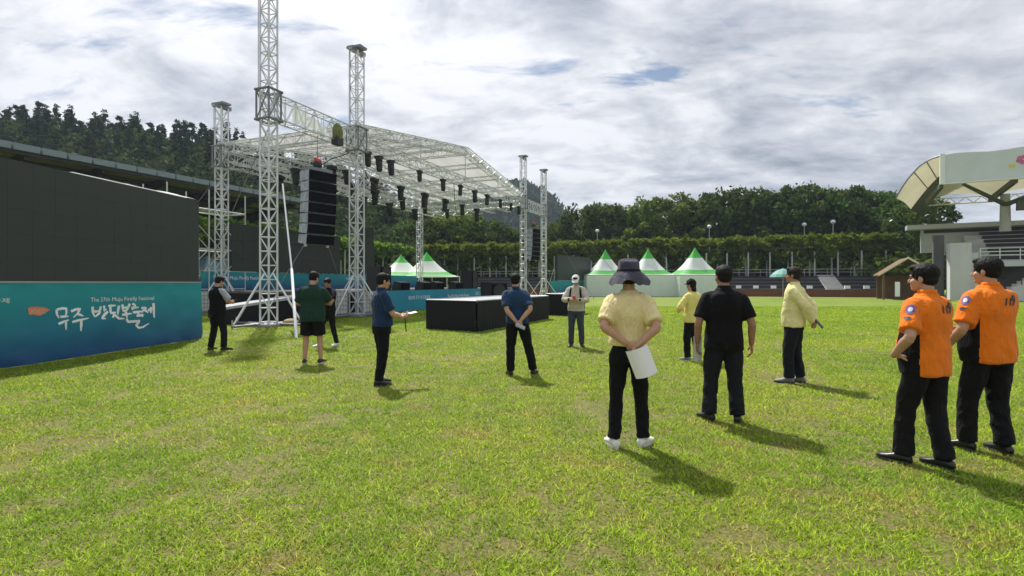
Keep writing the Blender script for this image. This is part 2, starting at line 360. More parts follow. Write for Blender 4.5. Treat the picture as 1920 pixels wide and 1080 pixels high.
def copy_tree(root):
    r = root.copy(); col.objects.link(r)
    for ch in root.children:
        c = ch.copy(); col.objects.link(c); c.parent = r
        for g_ in ch.children:
            d = g_.copy(); col.objects.link(d); d.parent = c
    return r
rng = np.random.default_rng(11)
def leaf_quads(centers, radii, per, size, shell=0.55, flat=1.0, aspect=0.6, up=0.0):
    """leaf-sized quads spread through round clumps; returns verts, faces"""
    cs = np.repeat(np.asarray(centers, float), per, axis=0); rs = np.repeat(np.asarray(radii, float), per)
    n = len(cs); d = rng.normal(size=(n, 3)); d /= np.linalg.norm(d, axis=1)[:, None]
    rad = rs * (shell + (1 - shell) * rng.random(n)) ; rad *= np.where(rng.random(n) < 0.12, 1.18, 1.0)
    p = cs + d * rad[:, None] * np.array([1, 1, flat])
    a = rng.normal(size=(n, 3)); a[:, 2] *= (1 - up); a /= np.linalg.norm(a, axis=1)[:, None]
    b = np.cross(a, rng.normal(size=(n, 3))); b /= np.linalg.norm(b, axis=1)[:, None]
    s = size * (0.6 + 0.8 * rng.random(n)); a *= s[:, None]; b *= (s * aspect)[:, None]
    v = np.empty((n, 4, 3)); v[:, 0] = p - a; v[:, 1] = p + b * 0.9 - a * .1; v[:, 2] = p + a; v[:, 3] = p - b * 0.9 - a * .1
    return v.reshape(-1, 3), np.arange(n * 4).reshape(-1, 4)
def text_mesh(body, size, m, shear=0.0, extrude=0.002, align='LEFT', bold=0.0):
    cu = bpy.data.curves.new('lettering', 'FONT'); cu.body = body; cu.size = size; cu.shear = shear; cu.extrude = extrude; cu.align_x = align; cu.resolution_u = 3; cu.offset = bold
    o = bpy.data.objects.new('lettering', cu); col.objects.link(o); dg = bpy.context.evaluated_depsgraph_get(); me = bpy.data.meshes.new_from_object(o.evaluated_get(dg), depsgraph=dg)
    bpy.data.objects.remove(o); bpy.data.curves.remove(cu); me.materials.clear(); me.materials.append(MATS[m]); return me

# ================================================================== GROUND
def smooth(t): t = np.clip(t, 0, 1); return t * t * (3 - 2 * t)
def ground():
    b = MB(); b.add([(-900, -120, 0), (900, -120, 0), (900, 1100, 0), (-900, 1100, 0)], [(0, 1, 2, 3)])
    structure(b.build('lawn', 'turf'))
    # grass blades, dense near the viewer and sparser away
    n = 1050000
    u = rng.random(n); y0, y1 = 2.0, 34.0
    # density ~ 1/Y^1.3 over a wedge whose width grows with Y
    k = 0.45; Y = (y0 ** k + u * (y1 ** k - y0 ** k)) ** (1 / k)
    X = (rng.random(n) * 2 - 1) * (1.12 * Y + 1.6)
    def vnoise(x, y, sc_, seed):                               # smooth value noise on a lattice
        g_ = np.random.default_rng(seed).random((256, 256)); fx, fy = x * sc_ + 500, y * sc_ + 500; ix, iy = np.floor(fx).astype(int), np.floor(fy).astype(int); tx, ty = smooth(fx - ix), smooth(fy - iy)
        q = lambda i, j: g_[i % 256, j % 256]
        return (q(ix, iy) * (1 - tx) + q(ix + 1, iy) * tx) * (1 - ty) + (q(ix, iy + 1) * (1 - tx) + q(ix + 1, iy + 1) * tx) * ty
    clump = vnoise(X, Y, 9.0, 1) * 1.2 + vnoise(X, Y, 21.0, 2) * .8 - 1.0
    worn = vnoise(X, Y, 0.9, 3) * .65 + vnoise(X, Y, 3.1, 4) * .7 + vnoise(X, Y, 8.0, 5) * .75 + vnoise(X, Y, 17.0, 6) * .55
    keep = rng.random(n) > np.clip((worn - 1.42) * 2.6, 0, .80)
    X, Y = X[keep], Y[keep]; n = len(X)
    h = (0.014 + 0.018 * rng.random(n)) * (1 + 0.25 * clump[keep]) * (1 + Y * 0.03)
    wd = (0.0022 + 0.0018 * rng.random(n)) * (1 + Y * 0.16)
    a = rng.random(n) * 2 * np.pi; lean = rng.normal(size=(n, 2)) * 0.75
    base = np.stack([X, Y, np.full(n, -0.002)], 1); side = np.stack([np.cos(a) * wd, np.sin(a) * wd, np.zeros(n)], 1)
    tip = base + np.stack([lean[:, 0] * h, lean[:, 1] * h, h], 1)
    v = np.empty((n, 3, 3)); v[:, 0] = base - side; v[:, 1] = base + side; v[:, 2] = tip
    o = obj('grass', np_mesh('grass', v.reshape(-1, 3), np.arange(n * 3).reshape(-1, 3), 'blades')); stuff(o)
    tag(o, 'short mown yellow-green turf with worn dry patches', 'grass')
ground()

# ================================================================== HILLS
def ridge_h(X):  # ground height of the wooded ridge on the left
    return np.interp(X, [-420, -260, -110, -62, -45, -20, 5, 30], [20, 36, 32.5, 27.5, 22.5, 12, 5, 0])
def hill_z(X, Y):
    t = (Y - 66 - 0.05 * X) / 58.0
    return ridge_h(X) * smooth(t) * (1 - 0.25 * smooth((Y - 150) / 80)) - 0.6
def wavy_hill(name, x0, x1, y0, y1, step, fz):
    xs = np.arange(x0, x1 + step, step); ys = np.arange(y0, y1 + step, step); XX, YY = np.meshgrid(xs, ys); ZZ = fz(XX, YY)
    v = np.stack([XX.ravel(), YY.ravel(), ZZ.ravel()], 1); nx = len(xs); f = []
    for j in range(len(ys) - 1):
        i = np.arange(nx - 1) + j * nx; f.append(np.stack([i, i + 1, i + nx + 1, i + nx], 1))
    return structure(obj(name, np_mesh(name, v, np.concatenate(f), 'forest_floor', True)))
mat('forest_floor', (0.018, 0.028, 0.012), 0.95, var=0.4, vscale=0.2)
wavy_hill('wooded_hill', -420, 30, 60, 240, 6, hill_z)
def far_z(X, Y): return 66 * np.exp(-((X + 12) / 62) ** 4) * smooth((Y - 330) / 75) * (1 - 0.3 * smooth((Y - 420) / 60)) * (1 + 0.04 * np.sin(X * 0.13)) - 0.8
wavy_hill('far_hill', -150, 110, 320, 480, 6, far_z)

def pine(seed, h):
    r = random.Random(seed); t = MB(); bend = r.uniform(-.05, .05) * h
    t.path([(0, 0, -1), (bend * .4, 0, h * .45), (bend, 0, h * .93)], [h * .018, h * .013, h * .004], 6)
    cs, rs = [], []
    for i in range(24):
        z = h * (0.38 + 0.60 * (i / 24.0)); spread = h * 0.17 * (1.12 - i / 26.0); a = r.uniform(0, 6.28); q = spread * r.uniform(.2, 1)
        cs.append((bend * z / h + q * math.cos(a), q * math.sin(a), z + r.uniform(-.3, .3))); rs.append(h * r.uniform(.04, .075))
    v, f = leaf_quads(cs, rs, 46, h * .022, 0.2, 0.8)
    return t.mesh('trunk', 'bark'), np_mesh('crown', v, f, 'leaf_pine')
PINES = [pine(s, 9.0) for s in range(5)]
def ridge_trees():
    xs = np.linspace(-240, 16, 300); k = 0
    for i, X in enumerate(xs):
        for Yr in (124, 116, 109):
            x = X + random.uniform(-1.6, 1.6); y = Yr + random.uniform(-5, 5) + 0.05 * x; z = float(hill_z(np.array(x), np.array(y)))
            px = CX + x / y * FPX
            if not -420 < px < 820: continue
            if Yr != 124 and (i + Yr) % 2 or k >= 290: continue
            if px < -120 and i % 2: continue
            o = thing('pine_tree', 'tall dark pine standing on the ridge of the wooded hill on the left', 'tree', (x, y, z), random.uniform(0, 6.28), 'pines along the ridge')
            s = random.uniform(.62, 1.08); o.scale = (s, s, s * random.uniform(.9, 1.12))
            tr, cr = PINES[k % 5]; k += 1
            obj('trunk', tr, o); obj('crown', cr, o)
ridge_trees()
def forest(name, label, n, xr, yr, fz, r0, per, size, m, seed, wmax=None):
    rs_ = np.random.default_rng(seed); x = rs_.uniform(*xr, n); y = rs_.uniform(*yr, n); z = fz(x, y)
    keep = z > 0.3
    if wmax: keep &= (x / y > wmax[0]) & (x / y < wmax[1])
    x, y, z = x[keep], y[keep], z[keep]; cs, rr = [], []
    for a, b, c in zip(x, y, z):
        q = r0 * rs_.uniform(.7, 1.3)
        for _ in range(3):
            cs.append((a + rs_.normal() * q * .45, b + rs_.normal() * q * .45, c + q * rs_.uniform(.5, 1.6))); rr.append(q * rs_.uniform(.55, .85))
    v, f = leaf_quads(cs, rr, per, size, 0.7, 0.9); o = stuff(obj(name, np_mesh(name, v, f, m))); tag(o, label, 'forest'); return o
forest('hillside_forest', 'dense mixed green forest covering the slope of the left hill', 3000, (-230, 20), (74, 119), hill_z, 2.4, 30, 0.5, 'leaf_hill', 5, (-1.4, -0.1))
forest('far_forest', 'dark blue-green forest on the distant hill behind the stage', 1100, (-120, 90), (335, 425), far_z, 6.0, 20, 2.2, 'leaf_pine', 6)

# ================================================================== BROADLEAF TREES
def broadleaf(seed, h, wide, m, clumps=38, per=120, leaf=.26, clear=0.24):
    r = random.Random(seed); t = MB(); top = h * .62
    t.path([(0, 0, -.5), (r.uniform(-.2, .2), r.uniform(-.2, .2), h * .25), (r.uniform(-.4, .4), r.uniform(-.4, .4), top)], [h * .024, h * .018, h * .008], 8)
    cs, rs = [], []
    for i in range(clumps):
        z = clear + (0.94 - clear) * (i + .5) / clumps; prof = math.sin(math.pi * min(1, (z - clear + .10) / (1.08 - clear))) ** .6
        a = i * 2.4 + r.uniform(-.5, .5); q = wide * .5 * prof * math.sqrt(r.uniform(.15, 1))
        cs.append((q * math.cos(a), q * math.sin(a), h * z)); rs.append(h * r.uniform(.065, .105))
        if i % 4 == 0: t.tube((0, 0, h * (z * .75)), cs[-1], h * .007, 5, 0, h * .002)
    v, f = leaf_quads(cs, rs, per, leaf, 0.45, 0.85)
    return t.mesh('trunk', 'bark'), np_mesh('crown', v, f, m)
BL = [broadleaf(s, 12.5, 8.2, 'leaf_tree') for s in range(4)] + [broadleaf(s + 20, 12.5, 9.0, 'leaf_light') for s in range(2)]
def plant_tree(px, top, Y, kind, label, wscale=1.0, z0=0.0, group='trees behind the vine pergola'):
    p = W(px, top, Y); o = thing('broadleaf_tree', label, 'tree', (p.x, Y, z0), random.uniform(0, 6.28), group)
    s = (p.z - z0) / 12.3; o.scale = (s * wscale, s * wscale, s); tr, cr = BL[kind]; obj('trunk', tr, o); obj('crown', cr, o); return o
ORD = ['first', 'second', 'third', 'fourth', 'fifth', 'sixth', 'seventh', 'eighth', 'ninth', 'tenth', 'eleventh', 'twelfth', 'thirteenth', 'fourteenth', 'fifteenth', 'sixteenth', 'seventeenth', 'eighteenth', 'nineteenth']
LB = 'bushy green broadleaf tree in the row behind the vine-covered pergola'
for i_, (px, top, Y, k, ws) in enumerate([(1052, 412, 92, 4, .9), (1090, 385, 90, 0, 1.), (1130, 380, 92, 1, .9), (1168, 384, 88, 2, .9), (1212, 372, 86, 4, .95), (1256, 366, 86, 5, 1.), (1300, 370, 84, 4, .95), (1338, 358, 82, 0, .9), (1378, 352, 82, 3, .95), (1422, 358, 80, 1, 1.), (1466, 352, 80, 2, .95), (1508, 346, 78, 3, .95), (1556, 355, 77, 0, 1.), (1602, 348, 76, 1, 1.), (1650, 356, 74, 2, 1.),
                            (1110, 400, 99, 2, 1.1), (1190, 394, 97, 3, 1.1), (1280, 390, 95, 0, 1.1), (1360, 384, 92, 1, 1.1), (1440, 378, 90, 4, 1.1), (1530, 372, 88, 2, 1.1), (1625, 372, 86, 0, 1.1)]):
    plant_tree(px, top, Y, k, ORD[i_] + ' tree from the left in the front row behind the far pergola' if i_ < 15 else 'half hidden tree in the rear row behind the far pergola', ws)
plant_tree(1728, 366, 62, 3, 'large dark tree beside the white canopy of the right grandstand', 1.05, group=None)
plant_tree(1690, 372, 70, 0, 'dark tree second from the white canopy, at the end of the pergola', 1.0, group=None)
for i_, (px, top, Y, k) in enumerate([(760, 418, 92, 3), (800, 410, 92, 1), (840, 404, 95, 4), (880, 398, 97, 5), (915, 412, 96, 0), (960, 424, 98, 2), (1000, 420, 98, 1)]):
    plant_tree(px, top, Y, k, ORD[i_] + ' tree from the left seen under the stage roof behind the pergola', 1.15, group='trees behind the stage')
def bush(seed, m):
    r = random.Random(seed); cs = [(r.uniform(-1.1, 1.1), r.uniform(-.8, .8), r.uniform(.5, 1.7)) for _ in range(12)]
    v, f = leaf_quads(cs, [r.uniform(.45, .75) for _ in cs], 70, .2, .4); return np_mesh('foliage', v, f, m)
BUSH = [bush(1, 'leaf_tree'), bush(2, 'leaf_light'), bush(3, 'leaf_tree')]
def put_bush(px, Y, kind, s, z0, label, group):
    p = W(px, 530, Y); o = thing('bush', label, 'bush', (p.x, Y, z0), random.uniform(0, 6.28), group); o.scale = (s * 1.3, s * 1.3, s)
    obj('foliage', BUSH[kind], o); t = MB()
    for k in range(4): t.tube((0, 0, -.2), (math.cos(k * 1.7) * .5, math.sin(k * 1.7) * .5, 1.0), .04, 5, 0, .015)
    o2 = t.build('stem', 'bark', o)

# ================================================================== TERRACE, WALL, PERGOLA
A0 = Vector((40.4, 54.6, 0)); A1 = Vector((-9.0, 70.3, 0))     # field edge on the far side, right to left
ud = (A1 - A0).normalized(); nd = Vector((-ud.y, ud.x, 0)); nd = nd if nd.y > 0 else -nd
LEN = (A1 - A0).length
RZ = math.atan2(ud.y, ud.x)
def along(s, d, z): return A0 + ud * s + nd * d + Vector((0, 0, z))
def terrace():
    o = thing('brick_wall', 'low red-brown brick wall at the far edge of the lawn', 'wall', along(LEN / 2, 0, 0), RZ)
    b = MB(); b.box((0, -.18, .36), (LEN, .34, .72)); b.build('wall_body', 'brick', o)
    b = MB(); b.box((0, -.18, .75), (LEN + .1, .42, .07)); b.build('coping', 'mortar', o)
    t = thing('seating_terrace', 'dark stepped spectator terrace behind the low brick wall', 'terrace', along(LEN / 2, 0, 0), RZ)
    sd = -1 if nd.dot(Vector((-math.sin(RZ), math.cos(RZ), 0))) < 0 else 1
    for k in range(5):
        b = MB(); b.box((0, sd * (.9 + k * 1.0), (.55 + k * .38) / 2), (LEN, 1.0, .55 + k * .38)); b.build('step', 'concrete_dark', t)
        b = MB(); b.box((0, sd * (1.05 + k * 1.0), .55 + k * .38 + .12), (LEN - .6, .45, .22)); b.build('bench', 'seat_dark', t)
    b = MB(); b.box((0, sd * 8.4, 1.1), (LEN, 6.0, 2.2)); b.build('promenade', 'concrete_dark', t)
    rl = thing('terrace_railing', 'thin grey rail along the top of the dark terrace', 'railing', along(LEN / 2, 0, 0), RZ)
    for z in (2.75, 3.1): rod('rail', (-LEN / 2, sd * 5.6, z), (LEN / 2, sd * 5.6, z), .03, rl, 'steel')
    for k in range(22): x = -LEN / 2 + (k + .5) * LEN / 22; rod('post', (x, sd * 5.6, 2.2), (x, sd * 5.6, 3.1), .03, rl, 'steel')
    st = thing('terrace_stairs', 'grey concrete stair flight climbing the dark terrace', 'stairs', along(6.2, 0, 0), RZ)
    for k in range(9):
        b = MB(); b.box((0, sd * (.5 + k * .58), (.8 + k * .2) / 2 + .02), (1.7, .58, .8 + k * .2)); b.build('tread', 'concrete', st)
    # white blocks standing on the front row
    for k in range(19):
        s = 1.6 + k * 1.78
        if abs(s - 6.2) < 1.0: continue
        m = thing('marker_light', ORD[k] + ' small white box light from the right along the terrace front row', 'light', along(s, .62, .55), RZ, 'white box lights along the terrace')
        b = MB(); b.box((0, 0, .5), (.52, .3, .34)); b.build('housing', 'lamp_glass', m); b = MB(); b.box((0, 0, .165), (.34, .24, .33)); b.build('foot', 'black_plastic', m)
terrace()

def pergola(name, label, pts, z_floor, z_top, n_posts, thick=1.7, width=3.2, seed=3, mleaf='leaf_vine'):
    o = thing(name, label, 'pergola', (0, 0, 0)); r = np.random.default_rng(seed)
    pts = [Vector((p[0], p[1], 0)) for p in pts]; segs = [(pts[i], pts[i + 1]) for i in range(len(pts) - 1)]; tot = sum((b - a).length for a, b in segs)
    def at(t):
        d = t * tot
        for a, b in segs:
            l = (b - a).length
            if d <= l + 1e-6: u = (b - a) / l; return a + u * d, u
            d -= l
        return b, u
    for side in (-1, 1):
        for k in range(n_posts):
            p, u = at((k + .5) / n_posts); q = p + Vector((-u.y, u.x, 0)) * side * (width * .42)
            rod('post', (q.x, q.y, z_floor), (q.x, q.y, z_top - thick * .75), .09, o, 'concrete', 8)
    b = MB()
    for a, c in segs:
        u = (c - a).normalized(); nn = Vector((-u.y, u.x, 0))
        for side in (-1, 1): b.tube(a + nn * side * width * .42 + Vector((0, 0, z_top - thick * .6)), c + nn * side * width * .42 + Vector((0, 0, z_top - thick * .6)), .06, 4)
    b.build('beam', 'bark', o)
    n = int(tot * 13); cs, rs = [], []
    for k in range(n):
        p, u = at(r.random()); nn = Vector((-u.y, u.x, 0)); q = p + nn * r.uniform(-.5, .5) * width
        cs.append((q.x, q.y, z_top - thick * .5 + r.uniform(-.42, .34) * thick * (1 if k % 3 else -1) if k % 3 else z_top - thick * r.uniform(.12, .3))); rs.append(r.uniform(.35, .7))
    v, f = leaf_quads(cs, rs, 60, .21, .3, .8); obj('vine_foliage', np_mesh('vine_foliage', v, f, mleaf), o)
    cs, rs = [], []
    for k in range(int(tot * 4.5)):
        p, u = at(r.random()); nn = Vector((-u.y, u.x, 0)); q = p + nn * r.uniform(-.5, .5) * width
        cs.append((q.x, q.y, z_top - thick * r.uniform(.55, 1.15))); rs.append(r.uniform(.35, .7))
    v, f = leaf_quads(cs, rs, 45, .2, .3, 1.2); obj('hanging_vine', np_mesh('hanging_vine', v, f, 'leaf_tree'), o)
    return o
pergola('vine_pergola', 'long straight pergola topped with thick green vines behind the far terrace', [along(-1.5, 8.0, 0), along(LEN, 8.4, 0), Vector((-14.5, 83, 0))], 2.2, 7.4, 26, thick=2.9)
pergola('vine_pergola', 'vine-covered pergola running behind the stage on the left', [Vector((-16, 84, 0)), Vector((-22, 66, 0)), Vector((-26.6, 45.5, 0)), Vector((-29, 34, 0))], 1.8, 7.2, 18, thick=2.2, seed=9)
for k in range(30):
    s = LEN * (k + .3) / 30; p = along(s, 13.5 + random.uniform(-1, 1.5), 0); put_bush(CX + p.x / p.y * FPX, p.y, k % 3, random.uniform(1.5, 2.2), 1.4, 'leafy bush growing behind the pergola posts', 'bushes behind the pergola')
for px, Y in [(700, 84), (735, 90), (770, 88), (800, 90), (840, 92), (660, 84), (620, 80), (580, 76), (540, 72)]:
    put_bush(px, Y, 1, random.uniform(1.7, 2.4), 0.2, 'leafy bush in the background behind the stage', 'bushes behind the stage')
put_bush(1672, 62, 1, 2.0, 1.0, 'sunlit round bush beside the brown gabled shelter', None)
put_bush(1700, 60, 1, 2.2, .6, 'round green bush behind the brown gabled shelter', None)
for px, py, Y in [(1508, 421, 74), (1562, 416, 72), (1673, 416, 66), (1330, 425, 78), (1120, 433, 84)]:
    p = W(px, py, Y); o = thing('street_lamp', 'slim lamp post with a small white globe rising above the pergola', 'lamp', (p.x, Y, 0), 0, 'lamp posts behind the pergola')
    rod('pole', (0, 0, 0), (0, 0, p.z - .2), .07, o, 'steel'); MB().ell((0, 0, p.z), (.32, .32, .28)).build('globe', 'lamp_glass', o, True)

# ================================================================== LEFT GRANDSTAND ROOF
def left_stand():
    a = Vector((-38.5, 15.0, 0)); b = Vector((-21.4, 57, 0)); u = (b - a).normalized(); n = Vector((-u.y, u.x, 0)); ln = (b - a).length; rz = math.atan2(u.y, u.x)
    o = thing('covered_grandstand', 'long covered grandstand with a ribbed grey metal roof edge behind the big screen', 'grandstand', a, rz)
    # local: x along the front edge, y back from the field, z up
    zf = 10.0
    bm = MB(); bm.hexa([(0, 0, zf - .12), (ln, 0, zf - .12), (ln, 13, zf - 2.2), (0, 13, zf - 2.2)], [(0, 0, zf + .08), (ln, 0, zf + .08), (ln, 13, zf - 2.0), (0, 13, zf - 2.0)]); bm.build('roof_deck', 'soffit', o)
    for k in range(int(ln / 1.5)):
        x = (k + .5) * 1.5; block('roof_rib', (x, -.16, zf + .02), (1.36, .3, .42), o, 'roof_metal')
    block('gutter', (ln / 2, -.02, zf - .3), (ln, .2, .22), o, 'beam_dark')
    for k in range(10):
        x = (k + .5) * ln / 10; bm = MB(); bm.hexa([(x - .12, .1, zf - .65), (x + .12, .1, zf - .65), (x + .12, 11, zf - 3.4), (x - .12, 11, zf - 3.4)], [(x - .12, .1, zf - .13), (x + .12, .1, zf - .13), (x + .12, 11, zf - 1.95), (x - .12, 11, zf - 1.95)]); bm.build('rafter', 'beam_dark', o)
        rod('column', (x, 8.5, 0), (x, 8.5, zf - 2.4), .22, o, 'concrete', 10)
    for k in range(5):
        y = 1.6 + k * 2.2; block('purlin', (ln / 2, y, zf - .32 - y * .155), (ln, .16, .24), o, 'beam_dark')
    for k in range(8): block('tier', (ln / 2, 3 + k * .9, (.6 + k * .42) / 2), (ln, .9, .6 + k * .42), o, 'concrete_dark')
    block('back_wall', (ln / 2, 11.5, 2.6), (ln, .3, 5.2), o, 'concrete_dark')
    return o
left_stand()

# ================================================================== RIGHT GRANDSTAND
mat('olive_paint', (0.085, 0.095, 0.060), 0.7, var=0.15)
def right_stand():
    O = Vector((37.1, 46.0, 0)); u = Vector((4.2, -2.5, 0)).normalized(); rz = math.atan2(u.y, u.x)
    o = thing('white_canopy_grandstand', 'concrete grandstand under a curved white membrane canopy at the right edge', 'grandstand', O, rz)
    LN = 24.0; zb, zt = 10.1, 12.45
    # fascia panel with a shallow valley at each bay
    top = []
    for k in range(25):
        s = LN * k / 24; top.append((s, zt + .16 * math.cos((s - 1.2) / 4.4 * 2 * math.pi * .5) ** 2))
    lo = [(s, 0, zb) for s, _ in top]; hi = [(s, 0, z) for s, z in top]
    poly = lo + hi[::-1]; b = MB(); b.hexa([(p[0], 0, p[2]) for p in poly], [(p[0], .18, p[2]) for p in poly]); fa = b.build('fascia', 'fascia', o)
    block('fascia_edge', (.02, .06, (zb + zt) / 2 + .05), (.34, .34, zt - zb + .25), o, 'white_trim')
    block('fascia_lip', (LN / 2, .05, zb - .06), (LN, .34, .1), o, 'white_trim')
    # printed emblem: flowers on the fascia
    for cx, cz, m, r in [(5.2, 11.55, 'flower_pink', .5), (6.6, 11.1, 'flower_yellow', .42), (4.5, 11.1, 'flower_yellow', .24), (8.0, 11.6, 'flower_pink', .4)]:
        b = MB()
        for q in range(6):
            a = q * 1.047 + .3; pc = (cx + math.cos(a) * r * .55, cz + math.sin(a) * r * .45)
            ring = [(pc[0] + math.cos(t) * r * .42, -.012 - .002 * q, pc[1] + math.sin(t) * r * .36) for t in (i * .785 for i in range(8))]
            b.add(ring, [tuple(range(8))])
        b.build('flower_emblem', m, fa)
    # canopy membrane behind the fascia: shallow vaults in bays, translucent
    nb = 5; bay = LN / nb
    for k in range(nb):
        vs, fs = [], []; n, m = 8, 6
        for i in range(n + 1):
            for j in range(m + 1):
                s = bay * (k + i / n); d = .2 + 8.3 * j / m; vs.append((s, d, zb + .1 + .55 * math.sin(math.pi * i / n) - .5 * (j / m) ** 2))
        for i in range(n):
            for j in range(m): q = i * (m + 1) + j; fs.append((q, q + m + 1, q + m + 2, q + 1))
        bb = MB(); bb.add(vs, fs); bb.add([(v[0], v[1], v[2] + .03) for v in vs], [tuple(reversed(f)) for f in fs]); bb.build('canopy_bay', 'stand_membrane', o, True)
    for k in range(nb + 1):
        s = bay * k; b = MB(); b.hexa([(s - .14, .3, zb - .35), (s + .14, .3, zb - .35), (s + .14, 8.5, zb - .9), (s - .14, 8.5, zb - .9)], [(s - .14, .3, zb + .08), (s + .14, .3, zb + .08), (s + .14, 8.5, zb - .45), (s - .14, 8.5, zb - .45)]); b.build('rib', 'olive_paint', o)
    # end wing: the membrane curves away and down past the first rib
    inv = (Matrix.Translation(O) @ Matrix.Rotation(rz, 4, 'Z')).inverted()
    def crv(pts, y0, y1, n=9):
        out_ = []
        for i in range(n):
            t = i / (n - 1); f = t * (len(pts) - 1); k = min(int(f), len(pts) - 2); q = f - k; px_, py_ = pts[k][0] + (pts[k + 1][0] - pts[k][0]) * q, pts[k][1] + (pts[k + 1][1] - pts[k][1]) * q; out_.append(inv @ W(px_, py_, y0 + (y1 - y0) * t))
        return out_
    c0 = crv([(1764, 292), (1742, 299), (1722, 313), (1705, 332), (1690, 353), (1680, 372)], 46.1, 52.5); c1 = crv([(1778, 316), (1760, 331), (1746, 345), (1732, 361), (1719, 377), (1708, 392)], 50.5, 57.5); c2 = crv([(1786, 340), (1770, 352), (1758, 365), (1747, 379), (1737, 393), (1728, 406)], 50.6, 57.6)
    vs = []; m = 5
    for j in range(m):
        for p0, p1 in zip(c0, c1): vs.append(p0.lerp(p1, j / (m - 1)) + Vector((0, 0, .22 * math.sin(math.pi * j / (m - 1)))))
    n = len(c0); fs = [(j * n + i, j * n + i + 1, (j + 1) * n + i + 1, (j + 1) * n + i) for j in range(m - 1) for i in range(n - 1)]
    bb = MB(); bb.add(vs, fs); bb.add([v + Vector((0, 0, .03)) for v in vs], [tuple(reversed(f)) for f in fs]); bb.build('canopy_wing', 'stand_membrane', o, True)
    b = MB()
    for i in range(n - 1): b.tube(c0[i], c0[i + 1], .07, 6)
    b.build('wing_edge', 'steel', o); b = MB()
    for i in range(n - 1): h_ = Vector((.25, .1, 0)); b.hexa([c2[i], c2[i + 1], c2[i + 1] + h_, c2[i] + h_], [c1[i], c1[i + 1], c1[i + 1] + h_, c1[i] + h_])
    b.build('wing_rib', 'olive_paint', o)
    for f in (.3, .62):
        b = MB(); i = int(f * (n - 1)); b.tube(c0[i], c1[i], .05, 5); b.build('wing_batten', 'olive_paint', o)
    # mast columns with branching arms
    for s in (5.4, 15.0):
        b = MB(); b.tube((s, 6.2, 6.2), (s, 6.2, 9.6), .42, 12, 0, .34); b.build('mast', 'concrete', o)
        for ds in (-3.6, 3.6):
            b = MB(); b.tube((s, 6.0, 8.6), (s + ds, 2.2, zb + .1), .22, 8, 0, .14); b.build('branch_arm', 'olive_paint', o)
        block('floodlight', (s + 1.0, 5.2, 8.4), (.9, .5, .9), o, 'concrete_dark')
    b = MB(); n = 40
    for i in range(n):
        s0, s1 = LN * i / n, LN * (i + 1) / n; b.tube((s0, 8.6, zb - .55 + (.3 if i % 2 else -.3)), (s1, 8.6, zb - .55 + (-.3 if i % 2 else .3)), .05, 4)
    b.tube((0, 8.6, zb - .25), (LN, 8.6, zb - .25), .06, 5); b.tube((0, 8.6, zb - .85), (LN, 8.6, zb - .85), .06, 5); b.build('rear_truss', 'white_pole', o)
    # concrete stand
    x0 = 1.0
    block('end_wall', (x0 + .75, 4.0, 2.55), (1.5, 1.9, 5.1), o, 'concrete_light'); block('end_wall', (x0 + 1.75, 4.2, 2.1), (.5, 1.9, 4.2), o, 'concrete_light')
    block('dark_pier', (x0 - .5, 5.6, 3.0), (.8, .8, 6.0), o, 'concrete_dark')
    block('front_slab', (x0 + 2 + 10.5, 3.9, 3.2), (21, 1.6, .5), o, 'concrete_light')
    block('undercroft', (x0 + 2 + 10.5, 6.0, 1.5), (21, .3, 3.0), o, 'concrete_dark')
    for k in range(7): block('seat_row', (x0 + 3 + 10, 5.0 + k * .75, 3.75 + k * .42), (19.5, .38, .34), o, 'seat_dark'); block('tier', (x0 + 2 + 10.5, 5.1 + k * .75, 3.35 + k * .42), (21, .76, .5), o, 'concrete')
    block('rear_wall', (x0 + 11, 10.6, 5.9), (24.5, .4, 2.6), o, 'concrete'); block('roof_beam', (x0 + 10.5, 10.2, 7.2), (26, 1.6, .45), o, 'concrete')
    block('window_band', (x0 + 11, 10.36, 6.75), (24, .06, .32), o, 'beam_dark')
    for z in (3.95, 4.25, 4.55): rod('rail', (x0 + 2.1, 3.2, z), (x0 + 22, 3.2, z), .035, o, 'white_pole')
    for k in range(16): rod('rail_post', (x0 + 2.1 + k * 1.32, 3.2, 3.45), (x0 + 2.1 + k * 1.32, 3.2, 4.55), .035, o, 'white_pole')
    # stairs rising along the front to the right
    for k in range(14): block('stair_tread', (3.6 + k * .34, 2.2, (.24 * (k + 1)) / 2), (.36, 1.6, .24 * (k + 1)), o, 'concrete_light')
    for d in (1.35, 3.05):
        rod('stair_rail', (3.4, d, 1.05), (8.4, d, 4.4), .04, o, 'beam_dark'); rod('stair_rail', (3.4, d, .65), (8.4, d, 4.0), .03, o, 'beam_dark')
        for k in range(6): rod('stair_post', (3.4 + k, d, k * .67), (3.4 + k, d, 1.05 + k * .67), .03, o, 'beam_dark')
    return o
right_stand()
